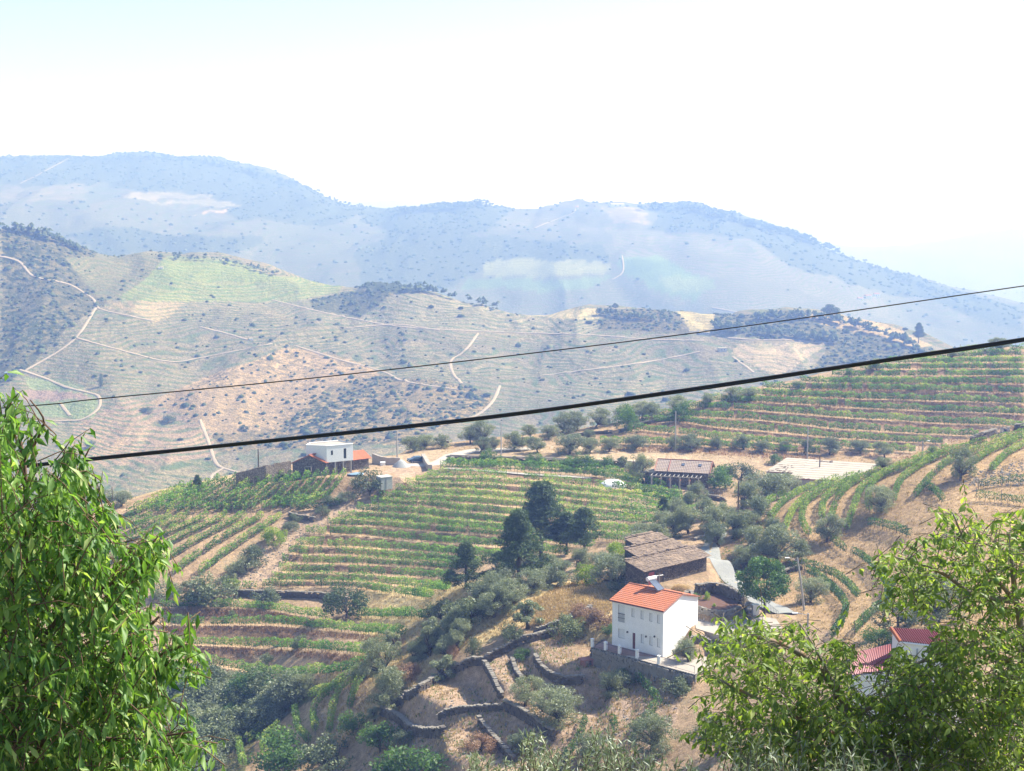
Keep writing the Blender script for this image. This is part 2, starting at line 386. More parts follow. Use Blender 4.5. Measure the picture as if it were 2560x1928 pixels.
# land: cover colour painted per place, stripes = rows of vines along the contours, scrub = bushes
def landmat(name, far):
    b = NB(name); c = b.attr('cover'); p = b.pos()
    st = b.attr('stripes', 'Fac'); sc = b.attr('scrub', 'Fac'); sep = b.n('SeparateXYZ'); b.l(p, sep.inputs[0])
    if far:
        n1 = b.noise(.012, 6, .62); n2 = b.noise(.11, 5, .7); n3 = b.noise(.5, 3, .6)
        c = b.mix(1.0, c, b.mix(b.ramp(n1, .3, .7), (.72, .74, .78), (1.28, 1.24, 1.16)), 'MULTIPLY')
        c = b.mix(1.0, c, b.mix(b.ramp(n3, .3, .7), (.66, .68, .7), (1.32, 1.3, 1.26)), 'MULTIPLY')
        per = b.n('MapRange'); b.l(sep.outputs[1], per.inputs[0])
        for i, q in enumerate((900, 3600, .42, .10)): per.inputs[i+1].default_value = q
        z = b.math('ADD', sep.outputs[2], b.math('MULTIPLY', b.noise(.006, 2, .5), 60))
        w = b.math('SINE', b.math('MULTIPLY', b.math('MULTIPLY', z, per.outputs[0]), 6.283))
        w = b.ramp(w, -.3, .6); w = b.math('MULTIPLY', w, b.ramp(n2, .36, .56)); w = b.math('MULTIPLY', w, st)
        c = b.mix(b.math('MULTIPLY', w, 1.0), c, b.attr('rowcol'))
        s1 = b.ramp(b.noise(.16, 4, .65), .42, .56); s2 = b.ramp(n1, .25, .6)
        s = b.math('MULTIPLY', sc, b.math('MULTIPLY', s1, s2)); c = b.mix(b.math('MINIMUM', b.math('MULTIPLY', s, 1.3), .95), c, (.045, .06, .028))
        return b.done(b.bsdf(c, 1, 0, b.noise(.2, 5, .7), .8, 4))
    n1 = b.noise(.09, 5, .6); n2 = b.noise(1.1, 6, .7); n3 = b.noise(5.5, 4, .7)
    c = b.mix(1.0, c, b.mix(b.ramp(n1, .3, .7), (.78, .76, .74), (1.2, 1.2, 1.18)), 'MULTIPLY')
    c = b.mix(1.0, c, b.mix(b.ramp(n2, .3, .7), (.6, .6, .6), (1.34, 1.34, 1.34)), 'MULTIPLY')
    c = b.mix(1.0, c, b.mix(b.ramp(n3, .3, .7), (.72, .72, .72), (1.24, 1.24, 1.24)), 'MULTIPLY')
    c = b.mix(b.math('MULTIPLY', sc, b.ramp(b.noise(.6, 4, .7), .46, .6)), c, (.13, .14, .06))
    rk = b.voro(2.2, 'Distance'); c = b.mix(b.math('MULTIPLY', b.ramp(rk, .16, .1), b.ramp(b.noise(.25, 3, .5), .5, .62)), c, (.36, .31, .27))
    return b.done(b.bsdf(c, 1, .05, b.math('ADD', n2, b.math('MULTIPLY', n3, .4)), 1.0, .35))
landmat('terraced_earth', False); landmat('far_slopes', True)
# ------------------------------------------------------------------ mesh helpers
def mesh_np(name, co_, quads, mat=None, smooth=False, tint=None, mi=None):
    me = D.meshes.new(name); co_ = np.asarray(co_, np.float32); q = np.asarray(quads, np.int32); k = q.shape[1]
    me.vertices.add(len(co_)); me.vertices.foreach_set('co', co_.ravel())
    me.loops.add(q.size); me.loops.foreach_set('vertex_index', q.ravel())
    me.polygons.add(len(q)); me.polygons.foreach_set('loop_start', np.arange(0, q.size, k, dtype=np.int32))
    me.polygons.foreach_set('use_smooth', np.full(len(q), bool(smooth)))
    if tint is not None:
        a = me.attributes.new('tint', 'FLOAT', 'POINT'); a.data.foreach_set('value', np.asarray(tint, np.float32))
    me.update()
    if mat: me.materials.append(MATS[mat] if isinstance(mat, str) else mat)
    return me
def link(name, me, parent=None, loc=None, rz=0, sc=None, **k):
    o = D.objects.new(name, me); COL.objects.link(o)
    if parent: o.parent = parent
    if loc is not None: o.location = loc
    if rz: o.rotation_euler = (0, 0, rz)
    if sc is not None: o.scale = (sc,)*3 if not hasattr(sc, '__len__') else sc
    for a, v in k.items(): o[a] = v
    return o
def thing(name, label, cat, loc=(0, 0, 0), rz=0, group=None, me=None, sc=None):
    o = link(name, me, None, loc, rz, sc, label=label, category=cat)
    if group: o['group'] = group
    return o
class MB:
    def __init__(s): s.v = []; s.f = []
    def add(s, vs_, fs):
        k = len(s.v); s.v += [tuple(v) for v in vs_]; s.f += [tuple(i + k for i in f) for f in fs]
    def box(s, c, d, rz=0, tilt=None):
        hx, hy, hz = d[0]/2, d[1]/2, d[2]/2; M = Matrix.Rotation(rz, 3, 'Z')
        if tilt: M = M @ tilt
        p = [Vector(c) + M @ Vector((x*hx, y*hy, z*hz)) for z in (-1, 1) for x, y in ((-1, -1), (1, -1), (1, 1), (-1, 1))]
        s.add(p, [(3, 2, 1, 0), (4, 5, 6, 7), (0, 1, 5, 4), (1, 2, 6, 5), (2, 3, 7, 6), (3, 0, 4, 7)])
    def tube(s, pts, r, n=6, cap=True):
        pts = [Vector(p) for p in pts]; R = r if hasattr(r, '__len__') else [r] * len(pts); k = len(s.v); V = []
        for i, p in enumerate(pts):
            t = (pts[min(i+1, len(pts)-1)] - pts[max(i-1, 0)]); t = t.normalized() if t.length > 0 else Vector((0, 0, 1))
            a = t.cross(Vector((0, 0, 1))); a = a.normalized() if a.length > 1e-3 else Vector((1, 0, 0)); b = t.cross(a)
            V += [p + (a * math.cos(2*math.pi*j/n) + b * math.sin(2*math.pi*j/n)) * R[i] for j in range(n)]
        Fs = [(i*n+j, i*n+(j+1) % n, (i+1)*n+(j+1) % n, (i+1)*n+j) for i in range(len(pts)-1) for j in range(n)]
        if cap: Fs += [tuple(range(n))[::-1], tuple(range((len(pts)-1)*n, len(pts)*n))]
        s.add(V, Fs)
    def prism(s, poly, z0, z1):
        n = len(poly); z0 = z0 if hasattr(z0, '__len__') else [z0]*n; z1 = z1 if hasattr(z1, '__len__') else [z1]*n
        s.add([(*p, z0[i]) for i, p in enumerate(poly)] + [(*p, z1[i]) for i, p in enumerate(poly)],
              [tuple(range(n))[::-1], tuple(range(n, 2*n))] + [(i, (i+1) % n, n+(i+1) % n, n+i) for i in range(n)])
    def mesh(s, name, mat, smooth=False):
        me = D.meshes.new(name); me.from_pydata(s.v, [], s.f); me.update(); me.materials.append(MATS[mat] if isinstance(mat, str) else mat)
        if smooth: me.polygons.foreach_set('use_smooth', [True]*len(me.polygons))
        return me
    def build(s, name, mat, parent=None, smooth=False, **k): return link(name, s.mesh(name, mat, smooth), parent, **k)
# ------------------------------------------------------------------ house platforms cut into the land
HZ = -56.9                             # white house floor level
HP0, HP1, HP2 = [Vector((*at_z(u, v, HZ), HZ)) for u, v in ((1657, 1641), (1530, 1611), (1727, 1599))]
WALLTOP = [at_z(u, v, HZ - .1) for u, v in ((1480, 1619), (1560, 1640), (1640, 1662), (1738, 1688))]
pad([at_z(u, v, HZ - .15) for u, v in ((1481, 1619), (1560, 1640), (1640, 1662), (1738, 1688), (1800, 1640), (1762, 1598), (1730, 1570), (1560, 1570), (1500, 1590))], HZ - .15, .3)
pad([at_z(u, v, -54.6) for u, v in ((1728, 1590), (1760, 1580), (1860, 1590), (1960, 1560), (1955, 1535), (1860, 1535), (1770, 1535), (1728, 1545))], -54.6, 2.0)
pad([at_z(u, v, -53.6) for u, v in ((1730, 1518), (1790, 1536), (1850, 1520), (1855, 1490), (1800, 1470), (1735, 1486))], -53.6, 1.0)
SHZ = -54.9                            # slate barn
pad([at_z(u, v, SHZ) for u, v in ((1575, 1464), (1700, 1468), (1770, 1440), (1775, 1395), (1640, 1380), (1580, 1420))], SHZ, 1.5)
TZ = -58.9                             # tiled house
pad([at_z(u, v, TZ) for u, v in ((1610, 1222), (1830, 1222), (1840, 1170), (1600, 1165))], TZ, 2.0)
WZ = -58.9                             # warehouse
pad([at_z(u, v, WZ) for u, v in ((1880, 1240), (2200, 1240), (2260, 1175), (1900, 1165))], WZ, 3.0)
BZ = -57.0                             # stone house with white box
pad([at_z(u, v, BZ) for u, v in ((712, 1200), (900, 1192), (1000, 1194), (1030, 1166), (860, 1160), (730, 1172))], BZ, 3.0)
RZ_ = -39.3                            # red roofed house
pad([at_z(u, v, RZ_) for u, v in ((2080, 1860), (2420, 1900), (2440, 1800), (2100, 1800))], RZ_, 3.0)

def pad_px(s, dz=0, soft=1.6):
    L_ = A_(s); X, Y = hit([p[0] for p in L_], [p[1] for p in L_]); z = float(np.median(land(X, Y))) + dz; pad(list(zip(X.tolist(), Y.tolist())), z, soft)
for s_, dz_ in (('1030,1765 1100,1712 1180,1680 1212,1668 1242,1722 1256,1746 1172,1776 1100,1785 1050,1792', .0), ('1216,1664 1300,1622 1340,1655 1400,1705 1380,1740 1270,1750 1245,1715', .35), ('1345,1600 1420,1570 1500,1600 1500,1690 1410,1700 1352,1668', .3), ('1262,1756 1380,1745 1500,1740 1490,1800 1400,1850 1365,1828', .1),
               ('1120,1850 1195,1815 1250,1880 1280,1930 1120,1930', .0)): pad_px(s_, dz_)
pad([at_z(u, v, BZ - 1.1) for u, v in ((596, 1212), (712, 1204), (730, 1178), (612, 1184))], BZ - 1.1, 7.0)
# ------------------------------------------------------------------ the land as sheets
GRASS, SOIL, BANK, STRAW = (.40, .275, .155), (.33, .225, .15), (.20, .135, .085), (.50, .38, .20)
MID = [  # zone mid: polygon, colour, scrub
 (A_('900,1470 1150,1440 1300,1470 1560,1440 1540,1620 1330,1560 1100,1650 960,1790 800,1940 780,1700 900,1640'), STRAW, .2),
 (A_('1400,1460 1540,1440 1580,1470 1540,1520 1420,1590 1330,1570 1340,1500'), (.60, .46, .24), 0),
 (A_('960,1790 1400,1570 1500,1700 1700,1740 1640,1928 1000,1940 900,1928'), (.42, .30, .215), .12),
 (A_('380,1655 560,1690 760,1710 900,1690 790,1790 600,1940 380,1940'), (.16, .14, .07), .8),
 (A_('590,1940 640,1850 790,1735 900,1680 920,1700 880,1940'), (.44, .31, .19), 0),
 (A_('560,1480 640,1370 700,1300 860,1230 1000,1150 1110,1150 1090,1175 1000,1215 860,1290 740,1360 700,1430 610,1470'), (.40, .285, .20), .08),
 (A_('240,1440 500,1450 720,1290 1000,1190 800,1180 480,1210 240,1270'), (.39, .27, .17), 0),
 (A_('0,1330 280,1262 600,1190 560,1150 0,1200'), (.50, .37, .21), .15),
 (A_('1870,1320 2080,1190 2560,1060 2660,1500 2400,1700 2150,1650 2100,1600 1900,1480 1880,1380'), (.42, .285, .16), .12),
 (A_('1760,1400 1900,1300 1990,1420 1960,1500 1840,1500'), (.30, .2, .12), .3),
 (A_('1100,1095 1340,1080 1560,1060 1900,1110 2400,1150 2300,1170 1900,1150 1500,1125 1100,1135'), (.38, .265, .165), .2),
 (A_('1000,1128 1500,1118 1900,1140 1900,1175 1000,1170'), (.42, .31, .2), .05),
]
FARP = [  # polygon, colour, stripes, scrub
 ('0,540 240,600 260,760 200,850 60,930 0,970', (.19, .17, .10), .15, .95),
 ('230,770 560,770 1250,850 1200,1000 900,960 730,880 480,920 170,980 60,930', (.28, .25, .18), .85, .35),
 ('160,640 450,630 320,740 240,745', (.25, .23, .14), .7, .3),
 ('300,735 360,700 420,640 560,650 690,690 860,700 850,732 700,752 300,757', (.27, .29, .14), .8, .1),
 ('400,662 425,645 560,652 700,690 720,700 560,705 350,708', (.25, .29, .12), .6, 0),
 ('770,748 960,722 975,740 900,792 780,772', (.16, .16, .09), 0, 1),
 ('850,690 1120,700 1260,762 1180,748 1010,732 850,715', (.1, .12, .06), 0, 1),
 ('960,740 1080,730 1280,770 1490,775 1500,800 1480,835 1130,820 900,800', (.33, .30, .22), .8, .3),
 ('1490,770 1620,772 1720,790 1720,832 1500,825', (.22, .19, .11), 0, .95),
 ('1300,770 1490,770 1490,795 1320,795', (.45, .39, .24), .5, 0),
 ('250,770 300,755 470,757 430,785 390,802', (.36, .30, .2), .6, 0),
 ('500,950 700,870 840,885 1000,960 900,1000 820,1060 640,1095 480,1090 380,1010', (.44, .33, .21), 0, .5),
 ('830,960 960,935 1230,970 1222,1015 1110,1065 1000,1110 540,1130 520,1090 700,1070', (.33, .26, .15), 0, .9),
 ('190,1050 330,1000 440,1030 520,1080 540,1150 490,1200 250,1260 130,1240', (.38, .29, .22), .85, .08),
 ('150,1170 520,1150 500,1240 300,1300 150,1290', (.29, .26, .18), .95, .15),
 ('60,940 170,950 255,1000 240,1045 90,1050', (.25, .30, .17), .5, 0),
 ('60,975 200,985 245,998 140,1008 60,1005', (.33, .25, .22), 0, 0),
 ('1230,850 1700,850 1960,930 1960,1110 1120,1120 1240,1000 1130,930', (.265, .24, .18), .95, .25),
 ('1700,790 2000,775 2200,800 2320,870 2560,990 2600,1110 1960,1110 1900,1000 2030,930 2080,860 1930,850 1800,830', (.21, .19, .10), 0, 1),
 ('1990,785 2120,780 2200,805 2330,865 2290,872 2180,840 2060,815', (.55, .42, .24), .2, .4),
 ('1830,890 1850,862 2080,858 2000,910 1950,940 1880,915', (.45, .37, .27), .5, .05),
 ('1690,780 1790,785 1790,830 1720,820', (.5, .42, .22), .4, 0),
]
MTNP = [
 ('-60,350 500,370 940,510 830,560 700,560 600,548 540,505 450,482 330,482 250,457 0,464 -60,464', (.105, .12, .085), 0, .7),
 ('0,465 235,458 225,497 0,510', (.22, .19, .15), .7, .2),
 ('300,492 330,478 525,490 520,496 330,500', (.27, .24, .2), .3, 0), ('485,535 588,518 560,533', (.38, .29, .22), 0, 0),
 ('370,505 560,500 620,515 380,510', (.28, .25, .2), .5, 0),
 ('160,585 300,565 420,590 560,590 700,590 600,640 260,645', (.105, .12, .085), 0, .7),
 ('880,520 1330,495 1390,510 1440,540 1250,560 1150,585 1490,612 1530,655 1300,655 1210,680 1180,700 1000,760 900,720 880,640 960,580', (.11, .125, .09), 0, .7),
 ('1330,500 1440,505 1400,560 1270,575 1240,560', (.19, .175, .14), .6, .3),
 ('1490,515 1600,520 1620,560 1520,560', (.27, .22, .18), .6, .1),
 ('1600,495 1760,500 1900,550 2100,615 2250,680 2560,780 2560,830 2350,760 2200,730 2050,700 1950,655 1880,600 1600,572 1640,545', (.105, .12, .085), 0, .7),
 ('1500,572 1880,600 1960,660 2100,700 2200,740 2250,800 1800,790 1640,750 1550,640', (.20, .18, .155), .95, .15),
 ('1210,700 1215,660 1290,648 1540,655 1540,680 1300,692', (.24, .25, .14), .5, 0),
 ('1180,705 1540,688 1490,722 1150,730', (.15, .21, .12), .5, 0),
 ('1550,640 1640,640 1780,700 1740,760 1650,730 1560,690', (.15, .22, .12), .4, 0),
 ('1640,700 1760,690 1790,720 1700,740', (.2, .25, .14), .3, 0),
 ('640,560 880,560 900,720 640,640', (.16, .155, .125), .8, .3),
]
def sheet(name, ys, ac, mat, zone):
    A, Y = np.meshgrid(ac, ys); X = A * (Y + 60); Z, T = ground(X.ravel(), Y.ravel(), True)
    X = X.ravel(); Y = Y.ravel(); nr, nc = A.shape; N = nr * nc
    idx = np.arange(N).reshape(nr, nc); q = np.stack([idx[:-1, :-1], idx[:-1, 1:], idx[1:, 1:], idx[1:, :-1]], -1).reshape(-1, 4)
    me = mesh_np(name, np.stack([X, Y, Z], -1), q, mat, True)
    U, V = uv_of(X, np.maximum(Y, 5), Z); C = np.ones((N, 4), np.float32); S = np.zeros(N, np.float32); R = np.zeros(N, np.float32)
    RC = np.ones((N, 4), np.float32); RC[:, :3] = (.11, .155, .07)
    if zone == 'mid':
        C[:, :3] = (.40, .28, .18); R[:] = .25
        wob = 14 * noise(X / 5, Y / 5, 77); wob2 = 10 * noise(X / 4, Y / 4, 78)
        for pl, c, s in MID:
            m = pip(U + wob, V + wob2, pl) & (Y > 100) & (Y < 392); C[m, :3] = c; R[m] = s
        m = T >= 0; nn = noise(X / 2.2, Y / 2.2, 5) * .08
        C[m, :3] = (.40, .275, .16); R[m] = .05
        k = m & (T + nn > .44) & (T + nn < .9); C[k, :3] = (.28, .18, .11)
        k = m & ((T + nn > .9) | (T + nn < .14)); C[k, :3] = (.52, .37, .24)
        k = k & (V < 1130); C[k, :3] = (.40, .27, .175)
        m = (Y < 100) | (V > 1960); C[m, :3] = (.17, .15, .08); R[m] = .6
    elif zone == 'far':
        far = Y < 1700; mt = ~far & (Y < 5000)
        C[far, :3] = (.28, .25, .18); S[far] = .8; R[far] = .15
        C[mt, :3] = (.17, .16, .135); S[mt] = .8; R[mt] = .3
        vf = Y > 5000; C[vf, :3] = (.2, .2, .15); R[vf] = .6
        wx = 9 * noise(X / 30, Y / 60, 5) + np.where(mt, 26 * fbm(X / 90, Y / 160, 4, 15), 0); wy = 6 * noise(X / 30, Y / 60, 6) + np.where(mt, 9 * fbm(X / 70, Y / 120, 3, 16), 0)
        for P, msk in ((FARP, far), (MTNP, mt)):
            for pl, c, s, r in P:
                m = pip(U + wx, V + wy, A_(pl)) & msk; C[m, :3] = c; S[m] = s; R[m] = r
                if c[1] > c[0] and c[1] > .25: RC[m, :3] = (.12, .2, .06)
        C[far, :3] *= np.array([.92, .87, .80])
        global SCRUB
        d = np.hypot(np.gradient(X.reshape(nr, nc), axis=1), 0).ravel() * np.gradient(Y.reshape(nr, nc), axis=0).ravel()
        ok = (np.abs(U - 1280) < 1400) & (V > 370); p = ((R**2 + np.where(mt, .0, .005)) * d * ok * np.where(mt, 0.15, np.where(Y > 5000, 0, 1.6)))
        SCRUB = (X, Y, Z, p / p.sum(), mt)
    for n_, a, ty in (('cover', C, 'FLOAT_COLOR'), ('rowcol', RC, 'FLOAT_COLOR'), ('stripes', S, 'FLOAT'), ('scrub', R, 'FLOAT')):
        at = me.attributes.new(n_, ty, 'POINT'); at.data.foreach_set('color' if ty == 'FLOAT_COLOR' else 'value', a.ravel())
    return link(name, me, kind='structure')
ac = np.concatenate([np.linspace(-.58, -.4, 18)[:-1], np.linspace(-.4, .4, 580), np.linspace(.4, .58, 18)[1:]])
ys = np.concatenate([np.linspace(-85, 120, 70)[:-1], np.linspace(120, 240, 180)[:-1], np.linspace(240, 392, 345)])
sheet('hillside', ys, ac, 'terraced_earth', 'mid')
ac = np.concatenate([np.linspace(-.58, -.4, 14)[:-1], np.linspace(-.4, .4, 560), np.linspace(.4, .58, 14)[1:]])
ys = np.concatenate([np.linspace(392, 800, 24)[:-1], np.linspace(800, 1560, 175)[:-1], np.geomspace(1560, 2250, 14)[:-1], np.linspace(2250, 4450, 130)[:-1], np.geomspace(4450, 13500, 40)])
sheet('far_hills', ys, ac, 'far_slopes', 'far')
def ribbon(name, line, width, mat, ymin=95, ymax=395, lift=.09, step=6, fn=None, **k):
    q = resample(line, step); X, Y = hit(q[:, 0], q[:, 1], ymin, ymax, (fn or land)); P = np.stack([X, Y], 1)
    for _ in range(14 if ymax < 400 else 2): P[1:-1] = (P[:-2] + P[1:-1] * 2 + P[2:]) / 4
    seg = resample(P, width * .35) if len(P) < 3 else np.stack([np.interp(np.linspace(0, 1, max(8, int(np.hypot(*np.diff(P, axis=0).T).sum() / (width * .35)))), np.linspace(0, 1, len(P)), P[:, i]) for i in range(2)], 1)
    T = np.gradient(seg, axis=0); T /= np.hypot(T[:, 0], T[:, 1])[:, None] + 1e-9; N_ = np.stack([-T[:, 1], T[:, 0]], 1)
    w_ = width * (1 + .12 * noise(np.arange(len(seg)) * .35, np.zeros(len(seg)), 8))
    off = np.linspace(-.5, .5, 7); V = seg[:, None, :] + N_[:, None, :] * (off[None, :, None] * w_[:, None, None])
    z = (fn or ground)(V[..., 0].ravel(), V[..., 1].ravel()).reshape(V.shape[:2])
    z = (np.maximum(z, z.max(1)[:, None] * .7 + z * .3) if ymax < 400 else np.maximum(z, (z.mean(1)[:, None] + z) / 2)) + lift - np.abs(off)[None, :]**3 * lift * 4
    idx = np.arange(V.shape[0] * 7).reshape(-1, 7); fq = np.stack([idx[:-1, :-1], idx[1:, :-1], idx[1:, 1:], idx[:-1, 1:]], -1).reshape(-1, 4)
    return link(name, mesh_np(name, np.concatenate([V, z[..., None]], -1).reshape(-1, 3), fq, mat, True), kind='structure', **k)
plain('pale_dust', (.50, .43, .34), 1, .2, .8, .05); plain('far_dust', (.39, .32, .25), 1, .15, .05, 0); plain('concrete_track', (.30, .30, .28), .95, .15, 1.2, .1)
plain('light_path', (.46, .41, .35), .95, .12, 1.0, .1)
for s in ('-20,636 50,655 75,685 95,695 170,710 215,735 238,752 240,765 300,785 385,803', '680,750 780,775 900,800 1000,817 1120,825 1300,832 1480,838 1650,850 1760,852',
          '190,845 300,875 440,905 500,895 680,860', '500,818 560,832 620,850', '740,865 850,900 960,930 1000,950 1150,975', '1195,835 1160,880 1125,905 1130,930 1155,960',
          '1250,965 1235,1000 1190,1040 1100,1065', '50,925 110,945 170,970 250,995 252,1010 232,1035 190,1052 80,1052', '150,1008 175,1040', '500,1050 520,1100 545,1165 600,1182', '560,1170 525,1195 545,1222',
          '1820,845 1900,850 1960,850 2060,860', '1832,892 1885,932', '60,930 190,845 240,770', '1100,826 990,812 850,822', '1750,880 1620,905 1350,940'):
    ribbon('dirt_track', A_(s), 2.3, 'far_dust', 790, 1540, .5, 8)
for s in ('50,460 110,430 170,397', '1335,572 1400,545 1440,530 1445,515', '1555,640 1560,680 1530,700', '1780,770 1900,790 2050,800 2150,815','1640,860 1700,900'[:0] or '2050,815 2150,812'):
    ribbon('dirt_track', A_(s), 3.2, 'far_dust', 2300, 4400, 1.5, 10)
ribbon('concrete_track', A_('1800,1335 1786,1352 1772,1372 1778,1400 1800,1428 1830,1452 1875,1490 1920,1515 1975,1540'), 3.0, 'concrete_track', lift=.16)
plain('dry_verge', (.46, .35, .2), 1, .25, 3, 0); ribbon('grass_strip', A_('1800,1335 1786,1352 1772,1372 1778,1400 1800,1428 1830,1452 1875,1490'), .75, 'dry_verge', lift=.2)
ribbon('farm_road', A_('1010,1166 1075,1163 1110,1156 1130,1140 1210,1126 1330,1122'), 4.2, 'light_path', lift=.1)
ribbon('garden_path', A_('1110,1172 1200,1177 1330,1187 1480,1196'), 1.3, 'light_path', lift=.1)
# ------------------------------------------------------------------ foliage
leafmat('vine_leaf', (.04, .13, .028), (.22, .40, .07), (.46, .50, .12), .32)
leafmat('vine_leaf_dark', (.03, .085, .025), (.10, .20, .05), (.22, .28, .07), .25)
leafmat('vine_leaf_bright', (.10, .20, .045), (.28, .40, .09), (.45, .48, .14), .32)
leafmat('olive_leaf', (.15, .18, .11), (.34, .375, .255), (.50, .52, .43), .28, .45)
leafmat('olive_leaf_dark', (.11, .145, .085), (.28, .32, .205), (.36, .39, .29), .22, .45)
leafmat('pine_needle', (.05, .085, .04), (.115, .17, .075), (.17, .22, .1), .22, .7)
leafmat('oak_leaf', (.075, .105, .055), (.21, .25, .14), (.28, .3, .17), .2, .5)
leafmat('green_leaf', (.045, .105, .03), (.13, .235, .06), (.24, .33, .1), .35)
leafmat('ash_leaf', (.03, .085, .025), (.11, .21, .06), (.22, .3, .1), .28)
leafmat('lime_leaf', (.15, .24, .03), (.30, .40, .05), (.42, .46, .1), .4)
leafmat('straw', (.34, .25, .12), (.62, .48, .26), (.7, .6, .4), .3, .9, .05, (1.2, 1.1, .9))
leafmat('dead_bush', (.22, .14, .10), (.38, .26, .19), None, .2, .9, .05)
plain('bark', (.11, .085, .06), .95, .2, 4, .1); plain('vine_wood', (.10, .075, .05), .95, .2, 5, .1); plain('stake_wood', (.27, .23, .19), .95, .2, 5, .1)
RG = np.random.default_rng(11)
def cards(P, L, W, up=None, rg=RG, bend=.0):
    """leaf quads at points P: random tilt, length L, width W"""
    n = len(P); t = rg.normal(size=(n, 3));
    if up is not None: t = t * (1 - np.abs(up[3])) + np.array(up[:3]) * up[3] * 1.6
    t /= np.linalg.norm(t, axis=1)[:, None]; b = rg.normal(size=(n, 3)); b = np.cross(t, b); b /= np.linalg.norm(b, axis=1)[:, None] + 1e-9
    L = (L * rg.uniform(.6, 1.35, n))[:, None]; W = (W * rg.uniform(.6, 1.3, n))[:, None]
    V = np.stack([P - t*L/2, P + b*W/2 + t*L*.05, P + t*L/2, P - b*W/2 + t*L*.05], 1).reshape(-1, 3)
    return V, np.arange(4*n).reshape(-1, 4)
def sph(n, rg=RG, fill=.35):
    d = rg.normal(size=(n, 3)); d /= np.linalg.norm(d, axis=1)[:, None]; return d * (rg.uniform(fill, 1, n)[:, None] ** .6)
def crown_pts(clumps, per, rg, flat=1.0):
    P = []; T = []
    for c, r in clumps:
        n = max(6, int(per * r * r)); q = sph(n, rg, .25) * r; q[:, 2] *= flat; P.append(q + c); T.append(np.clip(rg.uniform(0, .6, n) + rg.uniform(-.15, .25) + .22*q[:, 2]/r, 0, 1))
    return np.vstack(P), np.concatenate(T)
def limbs(mbd, base, tips, r0, rg, wob=.12):
    for tp in tips:
        b = Vector(base); e = Vector(tp); m1 = b.lerp(e, .4) + Vector(rg.normal(size=3) * wob * (e-b).length) ; m1.z = b.z + (e.z-b.z)*.5
        mbd.tube([b, m1, e], [r0, r0*.62, r0*.2], 5)
